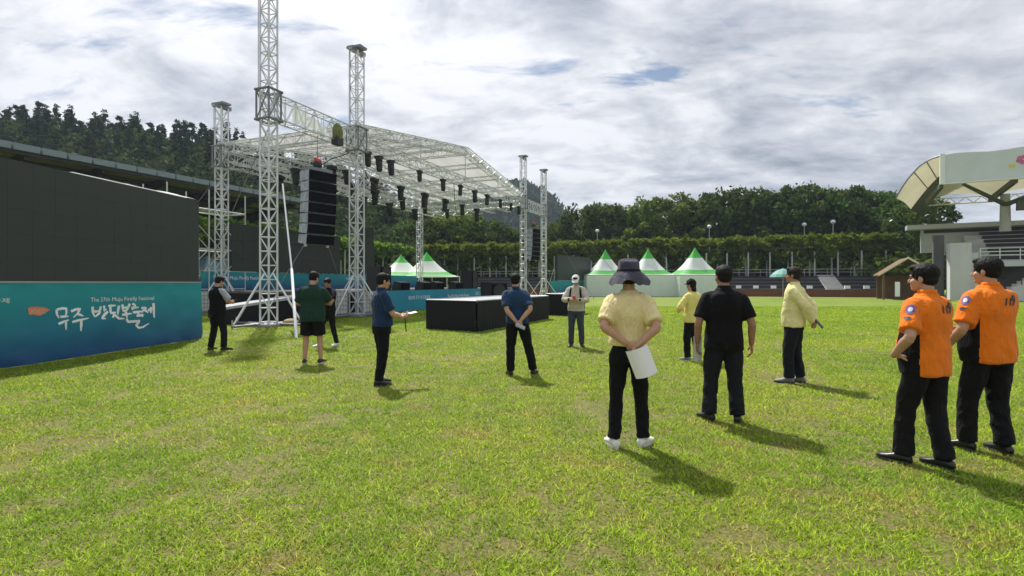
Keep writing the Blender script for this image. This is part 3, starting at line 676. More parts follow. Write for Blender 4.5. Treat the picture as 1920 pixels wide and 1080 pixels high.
def shelter():
    p = W(1702, 530, 47); o = thing('wooden_shelter', 'small brown wooden shelter with a cream-edged gable roof beside the brick wall', 'shelter', (p.x, 47, 0), R(-28))
    zr, ze, hw, ln = 3.75, 2.25, 2.1, 4.2
    for s in (-1, 1):
        b = MB(); b.hexa([(0, -.2, zr - .1), (s * hw, -.2, ze - .1), (s * hw, ln, ze - .1), (0, ln, zr - .1)], [(0, -.2, zr), (s * hw, -.2, ze), (s * hw, ln, ze), (0, ln, zr)]); rf = b.build('roof_slope', 'wood_brown', o)
        b = MB(); b.hexa([(0, -.3, zr - .12), (s * (hw + .05), -.3, ze - .14), (s * (hw + .05), -.2, ze - .14), (0, -.2, zr - .12)], [(0, -.3, zr + .06), (s * (hw + .05), -.3, ze + .04), (s * (hw + .05), -.2, ze + .04), (0, -.2, zr + .06)]); b.build('barge_board', 'cream', o)
        for k in range(6): y = .1 + k * .75; b = MB(); b.tube((s * .05, y, zr - .17), (s * hw * .97, y, ze - .14), .05, 4); b.build('rafter', 'wood_brown', o)
        for y in (.1, ln - .2): block('post', (s * (hw - .35), y, 1.2), (.16, .16, 2.4), o, 'wood_brown')
    block('back_panel', (0, ln - .1, 1.1), (hw * 1.7, .08, 2.2), o, 'wood_brown'); block('white_notice', (-.75, -.05, .95), (.36, .06, 1.3), o, 'lamp_glass')
shelter()

# ================================================================== TENTS
def tent(px, Y, size, eave, peak, label, rz=0.0, walls=True, group='white and green peaked tents'):
    p = W(px, 530, Y); o = thing('peaked_tent', label, 'tent', (p.x, Y, 0), rz, group); h = size / 2; N_ = 10
    def prof(t): return peak + (eave - peak) * (1 - (1 - t) ** 1.75)         # concave sweep from tip to eave
    def band(name, t0, t1, m, steps):
        vs, fs = [], []; cor = [(-1, -1), (1, -1), (1, 1), (-1, 1)]
        for i in range(steps + 1):
            t = t0 + (t1 - t0) * i / steps; z = prof(t); r = max(t, .012) * h
            for c in range(4):
                a, b = cor[c], cor[(c + 1) % 4]
                for q in range(4): f = q / 4; vs.append(((a[0] + (b[0] - a[0]) * f) * r, (a[1] + (b[1] - a[1]) * f) * r, z - .10 * math.sin(math.pi * f) * t * (1 if t < .99 else 0)))
        for i in range(steps):
            for k in range(16): fs.append((i * 16 + k, i * 16 + (k + 1) % 16, (i + 1) * 16 + (k + 1) % 16, (i + 1) * 16 + k))
        b = MB(); b.add(vs, fs); return b.build(name, m, o, True)
    band('green_tip', 0, .24, 'tent_green', 4); band('white_roof', .24, .62, 'tent_white', 5); band('green_stripe', .62, .86, 'tent_green', 3); band('white_hem', .86, 1.0, 'tent_white', 2)
    for a in ((-1, -1), (1, -1), (1, 1), (-1, 1)): rod('leg', (a[0] * h * .985, a[1] * h * .985, 0), (a[0] * h * .985, a[1] * h * .985, eave), .035, o, 'white_pole')
    for k in range(4):
        a = ((-1, -1), (1, -1), (1, 1), (-1, 1))[k]; b = ((1, -1), (1, 1), (-1, 1), (-1, -1))[k]
        rod('eave_bar', (a[0] * h * .985, a[1] * h * .985, eave - .06), (b[0] * h * .985, b[1] * h * .985, eave - .06), .03, o, 'steel')
    if walls:
        for k, (sx, sy) in enumerate([(0, -1), (1, 0), (0, 1), (-1, 0)]):
            vs, fs = [], []; n = 16
            for i in range(n + 1):
                f = (i / n * 2 - 1) * h * .97
                for j, z in enumerate((.03, eave * .5, eave - .05)):
                    wv = .03 * math.sin(i * 2.1 + k) * (1 - j * .35); vs.append((f if sx == 0 else sx * h * .985 + wv, f if sy == 0 else sy * h * .985 + wv, z))
            for i in range(n):
                for j in range(2): q = i * 3 + j; fs.append((q, q + 3, q + 4, q + 1))
            b = MB(); b.add(vs, fs); b.build('side_wall', 'tent_white', o, True)
    return o
tent(1135, 60.5, 4.9, 2.4, 5.25, 'white and green peaked tent nearest the right screen, leftmost of three')
tent(1215, 60.2, 4.9, 2.4, 5.35, 'white and green peaked tent in the middle of three, above the sun hat')
tent(1303, 58.8, 4.9, 2.4, 5.4, 'white and green peaked tent rightmost of three, left of the brick wall')
tent(800, 58.5, 6.0, 2.2, 4.9, 'white and green peaked tent with open sides behind the stage banner', R(20), False, None)
tent(752, 60.5, 6.0, 2.3, 4.7, 'white and green peaked tent half hidden by the stage tower', R(20), False, None)
for px, Y, lab in [(388, 47, 'small pale blue canopy tent behind the scaffold, next to the big screen'), (432, 48, 'small pale blue canopy tent behind the rear stage tower')]:
    p = W(px, 530, Y); o = thing('canopy_tent', lab, 'tent', (p.x, Y, 0), R(-20)); b = MB(); h = 1.5
    b.add([(-h, -h, 2.6), (h, -h, 2.6), (h, h, 2.6), (-h, h, 2.6), (0, 0, 3.9)], [(0, 1, 4), (1, 2, 4), (2, 3, 4), (3, 0, 4)]); b.build('canopy', 'tent_blue', o)
    b = MB(); b.add([(-h, -h, 2.3), (h, -h, 2.3), (h, -h, 2.59), (-h, -h, 2.59), (h, h, 2.3), (h, h, 2.59)], [(0, 1, 2, 3), (1, 4, 5, 2)]); b.build('valance', 'tent_white', o)
    for a in ((-1, -1), (1, -1), (1, 1), (-1, 1)): rod('leg', (a[0] * h * .97, a[1] * h * .97, 0), (a[0] * h * .97, a[1] * h * .97, 2.6), .03, o, 'white_pole')
p = W(1468, 530, 50); o = thing('parasol', 'teal green parasol on the terrace behind the man in the pale yellow jacket', 'parasol', (p.x, 50, 0))
b = MB(); b.lathe([(1.15, 2.05), (1.0, 2.3), (.6, 2.65), (.05, 2.85), (.04, 2.82), (.58, 2.62), (.98, 2.27), (1.13, 2.04)], 12); b.f = [f for f in b.f if len(f) == 4]; b.mi = [0] * len(b.f); b.build('canopy', 'parasol', o); rod('pole', (0, 0, 0), (0, 0, 2.9), .03, o, 'steel')

# ================================================================== AIR
hz = bpy.data.materials.new('haze'); hz.use_nodes = True; t_ = hz.node_tree; t_.nodes.clear(); ho = t_.nodes.new('ShaderNodeOutputMaterial'); hv_ = t_.nodes.new('ShaderNodeVolumePrincipled')
hv_.inputs['Color'].default_value = (0.68, 0.84, 1.0, 1); hv_.inputs['Density'].default_value = 0.00030; hv_.inputs['Anisotropy'].default_value = 0.2; t_.links.new(hv_.outputs[0], ho.inputs['Volume']); MATS['haze'] = hz
o = stuff(MB().box((0, 490, 59), (1820, 1240, 120)).build('haze', 'haze')); tag(o, 'thin summer haze over the lawn and the hills', 'haze')

# ================================================================== LED SCREENS WITH PRINTED BANNER
def led_screen(a, b, z0, z1, rows, label, blabel, tlabel):
    a, b = Vector((a[0], a[1], 0)), Vector((b[0], b[1], 0)); u = (b - a).normalized(); ln = (b - a).length; rz = math.atan2(u.y, u.x)
    o = thing('led_screen', label, 'screen', a, rz); ph = (z1 - z0) / rows; nc = round(ln / ph); pw = ln / nc      # local -y is the face
    for i in range(nc):
        for j in range(rows):
            block('led_panel', ((i + .5) * pw, -.04 - random.uniform(0, .002), z0 + (j + .5) * ph), (pw - .002, .09, ph - .002), o, 'led')
    block('back_frame', (ln / 2, .12, (z0 + z1) / 2), (ln - .06, .2, z1 - z0 - .06), o, 'led_frame')
    for i in range(5):
        x = .2 + i * (ln - .4) / 4; rod('support_post', (x, .5, 0), (x, .5, z1 - .1), .03, o); rod('support_brace', (x, 1.6, .02), (x, .5, z1 * .7), .025, o); rod('support_foot', (x, .2, .03), (x, 1.7, .03), .03, o)
    ban = thing('banner', blabel, 'banner', a, rz)
    vs, fs = [], []; nx, nz = 60, 12
    for i in range(nx + 1):
        for j in range(nz + 1):
            x = -.02 + (ln + .04) * i / nx; z = .01 + (z0 - .01) * j / nz
            f = 1 - j / nz; y = -.13 - .07 * f * noise.noise(Vector((x * 1.3, z * .6, 3))) - .035 * noise.noise(Vector((x * 2.2 + z * 3, z * 4.5 - x, 1))) - (.06 * f * f)
            vs.append((x, y, z))
    for i in range(nx):
        for j in range(nz): q = i * (nz + 1) + j; fs.append((q, q + nz + 1, q + nz + 2, q + 1))
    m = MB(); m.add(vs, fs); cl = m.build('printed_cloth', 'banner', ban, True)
    block('top_hem', (ln / 2, -.115, z0 + .012), (ln + .04, .05, .03), ban, 'deck_edge')
    for x in (0.0, ln): block('end_panel', (x, .35, z0 / 2), (.03, .9, z0 - .03), ban, 'banner')
    return o, ban, cl, a, u
SA, SB = Vector((-9.56, 6.0)), Vector((-8.64, 14.58))
scr, ban, cloth, sa, su = led_screen(SA, SB, 1.53, 3.77, 5, 'big dark LED screen above the calligraphy banner on the left', 'teal and blue festival banner with white Korean calligraphy under the left screen', '')
# calligraphy, placed on the banner plane
sn = Vector((su.y, -su.x, 0))                               # faces the lawn
def on_banner(px, py, off=.24):
    d = Vector(((px - CX) / FPX, 1, (HY - py) / FPX)); o_ = Vector((0, 0, EYE)); P = sa + sn * off; t = (P - o_).dot(sn) / d.dot(sn); h = o_ + d * t; r = h - sa
    return Vector((r.dot(su), -r.dot(sn), h.z))              # local coords of the banner
BV = None
def cloth_snap(p, lift=.006):
    global BV
    if BV is None:
        me = cloth.data; BV = BVHTree.FromPolygons([v.co.copy() for v in me.vertices], [tuple(f.vertices) for f in me.polygons])
    h = BV.ray_cast(Vector((p.x, -2, p.z)), Vector((0, 1, 0)))
    return Vector((p.x, (h[0].y if h[0] else p.y) - lift, p.z))
zoom = lambda q: (50 + q[0] / 7.385, 545 + q[1] / 7.385)
strokes = [[(470, 262), (475, 330), (500, 380)], [(475, 262), (560, 246), (622, 246), (612, 320), (585, 355)], [(520, 362), (640, 355)], [(488, 462), (560, 432), (642, 405)], [(602, 430), (598, 545)],
           [(680, 288), (740, 262), (802, 250), (770, 310), (706, 372)], [(760, 322), (842, 350)], [(690, 436), (780, 410), (915, 380)], [(812, 410), (805, 560)],
           [(965, 220), (975, 300), (992, 362)], [(1080, 215), (1062, 310), (996, 364)], [(978, 292), (1070, 282)], [(1130, 205), (1130, 292)], [(1130, 258), (1166, 264)], [(1182, 288), (1120, 338), (1086, 386), (1138, 386)],
           [(1188, 212), (1292, 204)], [(1216, 215), (1220, 312), (1292, 298)], [(1332, 205), (1310, 332)], [(1272, 318), (1228, 376)], [(1268, 338), (1320, 386), (1402, 386)],
           [(1375, 190), (1386, 282)], [(1476, 180), (1432, 270), (1380, 290)], [(1392, 238), (1460, 230)], [(1368, 336), (1502, 315)], [(1422, 290), (1440, 385)], [(1430, 390), (1452, 432), (1602, 420), (1560, 480), (1592, 515), (1652, 505), (1742, 455)],
           [(1510, 180), (1560, 206)], [(1498, 238), (1602, 230)], [(1552, 212), (1508, 268)], [(1518, 302), (1642, 286)], [(1586, 292), (1590, 332)], [(1558, 348), (1652, 336), (1640, 366)],
           [(1638, 242), (1702, 236), (1636, 304)], [(1680, 262), (1732, 304)], [(1768, 226), (1764, 312)], [(1728, 268), (1770, 262)], [(1806, 172), (1804, 374)]]
def ribbon(pts, wid, m, b):
    P = [Vector((p[0], p[1], 0)) for p in pts]; dense = []
    for i in range(len(P) - 1):
        for k in range(4): dense.append(P[i].lerp(P[i + 1], k / 4))
    dense.append(P[-1]); n = len(dense); L_, R_ = [], []
    for i in range(n):
        d = (dense[min(i + 1, n - 1)] - dense[max(i - 1, 0)]).normalized(); nn = Vector((-d.y, d.x, 0)); t = i / (n - 1)
        ww = wid * (0.55 + 0.6 * math.sin(math.pi * (0.15 + 0.75 * t)) ** 1.0) * (1.0 - 0.45 * t) * .62
        L_.append(dense[i] + nn * ww); R_.append(dense[i] - nn * ww)
    vs = [cloth_snap(on_banner(*zoom(q))) for q in L_] + [cloth_snap(on_banner(*zoom(q))) for q in R_]
    b.add(vs, [(i, i + 1, n + i + 1, n + i) for i in range(n - 1)])
marks = MB()
for s_ in strokes: ribbon(s_, 30, 'print_white', marks)
obj('calligraphy', marks.mesh('calligraphy', 'print_white'), ban)
bad = [(90, 245), (125, 225), (200, 222), (280, 228), (340, 245), (382, 265), (330, 300), (280, 330), (230, 347), (160, 335), (92, 330)]
m = MB(); ctr = cloth_snap(on_banner(*zoom((230, 280))), .005); ring = [cloth_snap(on_banner(*zoom(q)), .005) for q in bad]; m.add([ctr] + ring, [(0, i + 1, (i + 1) % len(ring) + 1) for i in range(len(ring))]); bo = obj('badge', m.mesh('badge', 'print_orange'), ban)
def banner_text(body, p0, p1, hgt, parent, m='print_white', lift=.006):
    me = text_mesh(body, 1.0, m, extrude=0); xs = [v.co.x for v in me.vertices]; x0, x1 = min(xs), max(xs)
    for v in me.vertices:
        f = (v.co.x - x0) / (x1 - x0); px = p0[0] + (p1[0] - p0[0]) * f; py = p0[1] + (p1[1] - p0[1]) * f - v.co.y * hgt * (1.08 - .16 * f)
        v.co = cloth_snap(on_banner(px, py), lift)
    return obj('lettering', me, parent)
banner_text('The 27th Muju Firefly Festival', (178, 566), (296, 562), 10.5, ban)
banner_text('제27회', (66, 588), (92, 588), 11, ban, 'cream', .012)
banner_text('불축제', (-22, 568), (26, 568), 12, ban)
r_scr, r_ban, r_cl, _, _ = led_screen((4.76, 56.0), (9.05, 62.0), 1.75, 4.45, 5, 'small-looking far LED screen right of the stage, in front of the tents', 'teal banner strip under the far right screen', '')

b = MB(); vs = []
for i in range(15):
    t = i / 14; x = 4.9 + 3.6 * t; wv = .02 * math.sin(i * 1.9); vs += [(x, -.10 + wv * .3, 3.775 + .01), (x, .12 + wv, 3.79 + .07 * t + .015 * math.sin(i * 1.3)), (x, .42 + wv, 3.72 - .1 * math.sin(i * .9) ** 2)]
b.add(vs, [q for i in range(14) for q in ((3 * i, 3 * i + 3, 3 * i + 4, 3 * i + 1), (3 * i + 1, 3 * i + 4, 3 * i + 5, 3 * i + 2))])
o = b.build('rain_cover', 'tent_white', None, True, scr.matrix_basis.copy() if False else Matrix.Translation(sa) @ Matrix.Rotation(math.atan2(su.y, su.x), 4, 'Z')); tag(o, 'rolled white rain cover lying along the top of the left screen', 'tarp')
# ================================================================== TRUSS TOWERS
ANG = math.atan2(.935, .354); US = Vector((.354, .935, 0)); BK = Vector((-.935, .354, 0))
T1, T2, T3, T4 = Vector((-8.55, 18.75, 0)), Vector((-7.0, 24.05, 0)), Vector((.95, 45, 0)), Vector((2.98, 50, 0))
T0, T5 = Vector((-14.75, 27.1, 0)), Vector((-8.4, 48.5, 0))
def lattice(b, c, z0, z1, wd, bay, r):
    """zig-zag lacing and rungs of a square tower, joined"""
    h = wd / 2; cs = [(-h, -h), (h, -h), (h, h), (-h, h)]; n = max(1, round((z1 - z0) / bay))
    for k in range(n):
        a, d = z0 + (z1 - z0) * k / n, z0 + (z1 - z0) * (k + 1) / n
        for f in range(4):
            p, q = cs[f], cs[(f + 1) % 4]
            b.tube((p[0], p[1], a), (q[0], q[1], a), r, 5); s, t = (a, d) if (k + f) % 2 else (d, a); b.tube((p[0], p[1], s), (q[0], q[1], t), r, 5)
def tower(pos, ht, label, wd=.52, detail=True, base_z=0.0, sleeve=8.2, outrig=True, head=True):
    o = thing('truss_tower', label, 'tower', (pos.x, pos.y, base_z), ANG); h = wd / 2; cs = [(-h, -h), (h, -h), (h, h), (-h, h)]
    for c in cs: rod('chord', (*c, .1), (*c, ht), .034, o)
    if detail:
        n = round((ht - .2) / .5); st = (ht - .2) / n
        for k in range(n):
            a, d = .15 + st * k, .15 + st * (k + 1)
            for f in range(4):
                p, q = cs[f], cs[(f + 1) % 4]; rod('brace', (p[0], p[1], a), (q[0], q[1], a), .020, o, n=6)
                s, t = (a, d) if (k + f) % 2 else (d, a); rod('brace', (p[0], p[1], s), (q[0], q[1], t), .019, o, n=6)
    else:
        b = MB(); lattice(b, cs, .15, ht, wd, .6, .02); stuff(b.build('lacing', 'aluminium', o))
    block('base_plate', (0, 0, .06), (1.1, 1.1, .08), o, 'steel')
    if sleeve:                                               # sliding sleeve block that carries the roof
        hs = wd / 2 + .085; sc_ = [(-hs, -hs), (hs, -hs), (hs, hs), (-hs, hs)]; z0, z1 = sleeve - .52, sleeve + .52
        for k in range(4):
            p, q = sc_[k], sc_[(k + 1) % 4]; rod('sleeve_post', (*p, z0), (*p, z1), .035, o, 'alu_dark')
            for z in (z0, z1): rod('sleeve_rail', (p[0] * 1.12, p[1] * 1.12, z), (q[0] * 1.12, q[1] * 1.12, z), .045, o, 'alu_dark')
            rod('sleeve_brace', (*p, z0), (*q, z1), .022, o, 'alu_dark')
    if head:                                                 # head section with chain wheels
        block('head_beam', (0, 0, ht + .07), (.95, .28, .14), o, 'alu_dark'); block('head_beam', (0, 0, ht + .19), (.5, wd + .3, .1), o, 'alu_dark')
        for x in (-.4, .4): rod('pulley', (x, -.1, ht + .02), (x, .1, ht + .02), .09, o, 'steel', 10)
        rod('chain', (-.46, 0, ht), (-.46, 0, sleeve + .5 if sleeve else ht - 2), .012, o, 'wire', 5)
    if outrig:
        for sx, sy in ((1, 0), (-1, 0), (0, 1), (0, -1)):
            rod('outrigger', (sx * .25, sy * .25, .09), (sx * 1.55, sy * 1.55, .09), .04, o, 'alu_dark'); rod('outrigger_brace', (sx * h, sy * h, 1.85), (sx * 1.5, sy * 1.5, .12), .028, o, 'white_pole')
            rod('screw_jack', (sx * 1.52, sy * 1.52, 0), (sx * 1.52, sy * 1.52, .3), .025, o, 'steel')
    return o
tower(T1, 12.6, 'tallest-looking front truss tower, left of the large hanging speaker array', sleeve=7.75, wd=.39)
tower(T2, 11.9, 'truss tower right of the large hanging speaker array, at the stage roof corner', sleeve=7.95, wd=.45)
tower(T0, 10.4, 'rear left truss tower behind the man in the black vest', sleeve=7.9, wd=.42)
tower(T3, 12.0, 'far truss tower at the right corner of the stage roof', detail=False, sleeve=8.3, wd=.42)
tower(T4, 11.9, 'far right outermost truss tower, right of the small hanging speaker array', detail=False, sleeve=8.3, wd=.42)
tower(T5, 8.2, 'slim rear right truss tower under the stage roof', wd=.42, detail=False, sleeve=None, outrig=False, head=False)

def beam_parts(o, p, q, wd, ht, bay=.5, r=.026, m='aluminium', single=False, name='truss'):
    """box truss from p to q (axis through its middle); single: one joined mesh"""
    p, q = Vector(p), Vector(q); d = (q - p); ln = d.length; d.normalize(); up = Vector((0, 0, 1)); sd = d.cross(up).normalized(); up = sd.cross(d)
    cs = [(-wd / 2, -ht / 2), (wd / 2, -ht / 2), (wd / 2, ht / 2), (-wd / 2, ht / 2)]; n = max(1, round(ln / bay))
    def P(c, t): return p + d * (ln * t) + sd * c[0] + up * c[1]
    b = MB()
    for c in cs:
        if single: b.tube(P(c, 0), P(c, 1), r, 6)
        else: rod('chord', P(c, 0), P(c, 1), r, o, m)
    for k in range(n):
        for f in range(4):
            c, e = cs[f], cs[(f + 1) % 4]; t0, t1 = k / n, (k + 1) / n
            if (k + f) % 2: t0, t1 = t1, t0
            if single: b.tube(P(c, t0), P(e, t1), r * .6, 4); b.tube(P(c, k / n), P(e, k / n), r * .6, 4)
            else: rod('brace', P(c, t0), P(e, t1), r * .6, o, m, 6); rod('brace', P(c, k / n), P(e, k / n), r * .6, o, m, 6)
    if single: b.build(name, m, o)
def zed(v, z): return Vector((v.x, v.y, z))
o = thing('truss_beam', 'horizontal truss beam between the two near towers carrying the large speaker array', 'truss', (0, 0, 0))
beam_parts(o, zed(T1, 7.75), zed(T2, 7.95), .5, .85, .55)
me_ = MB(); a_, b_ = zed(T1, 0).lerp(zed(T2, 0), .16), zed(T1, 0).lerp(zed(T2, 0), .52); nn = -BK * .29
rows_ = []
for i in range(13):
    t = i / 12; p = a_.lerp(b_, t) + nn + (-BK) * (.03 * math.sin(i * 2.2)); rows_.append((p + Vector((0, 0, 7.42 + .06 * t)), p + Vector((0, 0, 8.05 - .25 * t + .05 * math.sin(i * 1.7)))))
me_.add([p for r_ in rows_ for p in r_], [(2 * i, 2 * i + 2, 2 * i + 3, 2 * i + 1) for i in range(12)]); tag(me_.build('white_tarp', 'tent_white'), 'white tarp tied along the near horizontal truss beam', 'tarp')
p = T1.lerp(T2, .66); bg = thing('chain_bag', 'olive and black chain bag hanging on the near truss beam', 'bag', (p.x, p.y, 7.45), ANG); b = MB(); b.ell((0, -.3, .3), (.26, .2, .42)); b.build('sack', 'olive', bg, True); b = MB(); b.box((0, -.3, -.05), (.4, .3, .3)); b.build('hoist', 'black_plastic', bg)
o = thing('truss_beam', 'horizontal truss beam between the two far right towers', 'truss', (0, 0, 0)); beam_parts(o, zed(T3, 8.2), zed(T4, 8.2), .5, .8, .6, single=True)

# ================================================================== STAGE ROOF
def roof():
    o = thing('stage_roof', 'peaked stage roof of silver trusses with a pale membrane cover', 'stage roof', (0, 0, 0))
    fl, fr = zed(T2, 8.0), zed(T3, 8.25); rl, rr = zed(T0, 8.0), zed(T3 + BK * 9.0, 8.1); fa = fl.lerp(fr, .5); fa.z = 10.05; ra = rl.lerp(rr, .5); ra.z = 10.0
    beam_parts(o, fl + Vector((0, 0, -.1)), fr + Vector((0, 0, -.1)), .5, .52, .6, .026, single=True, name='front_truss')
    beam_parts(o, rl, rr, .45, .5, .6, .024, single=True, name='rear_truss')
    beam_parts(o, fl + Vector((0, 0, .35)), rl + Vector((0, 0, .3)), .45, .5, .55, .026, single=True, name='eave_truss'); beam_parts(o, fr, rr, .45, .5, .6, .024, single=True, name='eave_truss')
    up = Vector((0, 0, .45))
    beam_parts(o, fl + up, fa, .42, .42, .6, .024, single=True, name='gable_truss'); beam_parts(o, fa, fr + up, .42, .42, .6, .024, single=True, name='gable_truss')
    beam_parts(o, rl + up, ra, .42, .42, .6, .024, single=True, name='gable_truss'); beam_parts(o, ra, rr + up, .42, .42, .6, .024, single=True, name='gable_truss')
    beam_parts(o, fa, ra, .42, .42, .6, .024, single=True, name='ridge_truss')
    for t in (.25, .5, .75):                                  # king post and struts of the front gable
        bt = fl.lerp(fr, t); tz = 8.45 + (10.05 - 8.45) * (1 - abs(t - .5) * 2); rod('gable_post', bt, zed(bt, tz), .03, o)
    for side, t in ((0, .25), (0, .5), (0, .75), (1, .25), (1, .5), (1, .75)):   # purlins
        a0, b0 = ((fl + up).lerp(fa, t), (rl + up).lerp(ra, t)) if side == 0 else ((fr + up).lerp(fa, t), (rr + up).lerp(ra, t)); beam_parts(o, a0, b0, .3, .3, .7, .02, single=True, name='purlin')
    for t in (.14, .3, .43, .55, .68, .8, .92):                 # cross trusses for the lights
        beam_parts(o, fl.lerp(rl, t) + Vector((0, 0, -.55)), fr.lerp(rr, t) + Vector((0, 0, -.55)), .32, .32, .6, .02, single=True, name='light_truss')
    for k in range(6):                                         # membrane, one sheet per bay and slope
        for (e0, a0, e1, a1) in ((fl, fa, rl, ra), (fr, fa, rr, ra)):
            t0, t1 = k / 6, (k + 1) / 6; vs, fs = [], []
            for i in range(5):
                for j in range(5):
                    tt = t0 + (t1 - t0) * i / 4; q = (e0 + up).lerp(a0, j / 4).lerp((e1 + up).lerp(a1, j / 4), tt); vs.append(q + Vector((0, 0, .28 - .08 * math.sin(math.pi * i / 4))))
            for i in range(4):
                for j in range(4): f = i * 5 + j; fs.append((f, f + 5, f + 6, f + 1))
            b = MB(); b.add(vs, fs); b.build('membrane_sheet', 'membrane', o, True)
    return fl, fr, rl, rr
FL, FR, RL, RR = roof()
def spot_proto():
    o = thing('spotlight', 'black moving-head spotlight hanging from the front roof truss', 'spotlight', (0, 0, 0), 0, 'spotlights on the front truss')
    block('base', (0, 0, -.10), (.42, .30, .16), o, 'black_plastic')
    b = MB(); b.box((-.2, 0, -.36), (.05, .14, .4)); b.box((.2, 0, -.36), (.05, .14, .4)); b.box((0, 0, -.2), (.44, .16, .06)); b.build('yoke', 'black_plastic', o)
    b = MB(); b.lathe([(.11, -.36), (.165, -.3), (.17, .02), (.13, .2), (.08, .25)], 14, (0, 0, -.5)); h = b.build('head', 'black_plastic', o, False); b = MB(); b.lathe([(.135, -.01), (.14, 0.0)], 14, (0, 0, -.868)); b.build('lens', 'eye', h)
    return o
SP = spot_proto(); first = True
def place_spot(p, rz, tilt, label, group, s=1.0):
    global first
    o = SP if first else copy_tree(SP); first = False
    o.location = p; o.rotation_euler = (0, tilt, rz); o.scale = (s, s, s); o['label'] = label; o['group'] = group
for i_, t in enumerate((.035, .075, .12, .245, .365, .47, .565, .66, .77, .87, .95)): place_spot(FL.lerp(FR, t) + Vector((0, 0, -.38)), ANG, random.uniform(-.15, .15), ORD[i_] + ' black spotlight from the left on the front truss of the stage roof', 'spotlights on the front truss', random.uniform(.7, .95))
for i_, t in enumerate((.06, .11, .22, .34, .47, .6, .72, .84)): place_spot(FL.lerp(FR, t).lerp(RL.lerp(RR, t), .3) + Vector((0, 0, -.72)), ANG, random.uniform(-.3, .3), ORD[i_] + ' black spotlight from the left on the second truss of the stage roof', 'spotlights on the second truss', random.uniform(.85, 1.15))
for i_, t in enumerate((.05, .16, .26, .36, .5, .64, .8)): place_spot(FL.lerp(FR, t).lerp(RL.lerp(RR, t), .55) + Vector((0, 0, -.72)), ANG, random.uniform(-.3, .3), ORD[i_] + ' black spotlight from the left on the third truss of the stage roof', 'spotlights on the third truss', random.uniform(.85, 1.15))
for i_, t in enumerate((.1, .2, .3, .44, .58, .74)): place_spot(FL.lerp(FR, t).lerp(RL.lerp(RR, t), .8) + Vector((0, 0, -.72)), ANG, random.uniform(-.3, .3), ORD[i_] + ' black spotlight from the left on the rearmost truss of the stage roof', 'spotlights on the rearmost truss', random.uniform(.85, 1.15))

# ================================================================== SPEAKER ARRAYS
def array(c, z_top, z_bot, n, top_hang, label, wd=1.28, dp=.74):
    o = thing('line_array', label, 'speaker array', (c.x, c.y, z_bot), ANG - R(14)); hc = (z_top - z_bot) / n     # local -y faces the lawn
    for k in range(n):
        z = hc * (n - 1 - k) ; ch = (k / n) ** 2 * .20; b = MB(); t = R(2 + k * 1.3)
        def P(x, y, zz): yy, zr = y, zz; return (x, yy * math.cos(t) - zr * math.sin(t) + ch, z + hc / 2 + yy * math.sin(t) * .6 + zr * math.cos(t))
        w2, h2 = wd / 2, hc / 2 - .012
        b.hexa([P(-w2, -.3, -h2), (P(w2, -.3, -h2)), P(w2 * .78, dp - .3, -h2 * .85), P(-w2 * .78, dp - .3, -h2 * .85)], [P(-w2, -.3, h2), P(w2, -.3, h2), P(w2 * .78, dp - .3, h2 * .85), P(-w2 * .78, dp - .3, h2 * .85)])
        cb_ = b.build('cabinet', 'speaker_side', o); b = MB(); b.hexa([P(-w2 + .015, -.34, -h2 + .01), P(w2 - .015, -.34, -h2 + .01), P(w2 - .015, -.302, -h2 + .01), P(-w2 + .015, -.302, -h2 + .01)], [P(-w2 + .015, -.34, h2 - .01), P(w2 - .015, -.34, h2 - .01), P(w2 - .015, -.302, h2 - .01), P(-w2 + .015, -.302, h2 - .01)]); b.build('grille', 'speaker_front', cb_)
    H = z_top - z_bot; block('bumper', (0, .02, H + .08), (wd * .8, .5, .12), o, 'alu_dark'); b = MB(); b.ell((0, .05, H + .32), (.2, .16, .2)); b.build('hoist', 'black_plastic', o, True); rod('hoist_band', (-.1, .05, H + .46), (.1, .05, H + .46), .14, o, 'patch_red', 10)
    rod('chain', (0, .05, H + .5), (0, .05, top_hang - z_bot), .014, o, 'wire', 5)
    for s in (-1, 1): rod('tie_strap', (s * wd * .4, .1, .05), (s * wd * .4 + s * .9, .4, -1.6), .012, o, 'wire', 5); block('strap_hook', (s * wd * .4, .1, .02), (.08, .08, .22), o, 'white_pole')
    return o
array(T1.lerp(T2, .50), 5.95, 3.05, 7, 7.4, 'large black line array speaker hanging between the two near towers')
array(T3.lerp(T4, .48), 6.3, 3.55, 7, 7.8, 'small-looking black line array speaker hanging between the far right towers')

# ================================================================== STAGE
def st(s, d, z=0): return Vector((T2.x, T2.y, 0)) + US * s + BK * d + Vector((0, 0, z))
o = thing('stage_deck', 'low stage platform with a teal front under the truss roof', 'stage', st(11.2, 0), ANG)
for i in range(12):
    for j in range(4): block('deck_board', (-11.2 + (i + .5) * 22 / 12, .45 + (j + .5) * 2.15, 1.05), (22 / 12 - .01, 2.14, .10), o, 'deck')
block('skirt', (-.2, .42, .50), (21.6, .04, 1.0), o, 'black_cloth'); block('skirt', (-11.15, 4.5, .5), (.04, 8.5, 1.0), o, 'black_cloth'); block('skirt', (10.75, 4.5, .5), (.04, 8.5, 1.0), o, 'black_cloth')
ban2 = thing('stage_banner', 'bright teal banner along the front edge of the stage', 'banner', st(11.2, 0), ANG)
mat('banner_stage', (0.012, 0.30, 0.42), 0.5, c2=(0.010, 0.20, 0.36), vscale=.5)
b = MB(); vs, fs = [], []
for i in range(61):
    for j in range(5): x = -10.6 + 16.2 * i / 60; z = .02 + 1.10 * j / 4; vs.append((x, .36 - .03 * noise.noise(Vector((x * 1.2, z, 0))) - .03 * (1 - j / 4), z))
for i in range(60):
    for j in range(4): q = i * 5 + j; fs.append((q, q + 5, q + 6, q + 1))
b.add(vs, fs); b.build('printed_cloth', 'banner_stage', ban2, True)
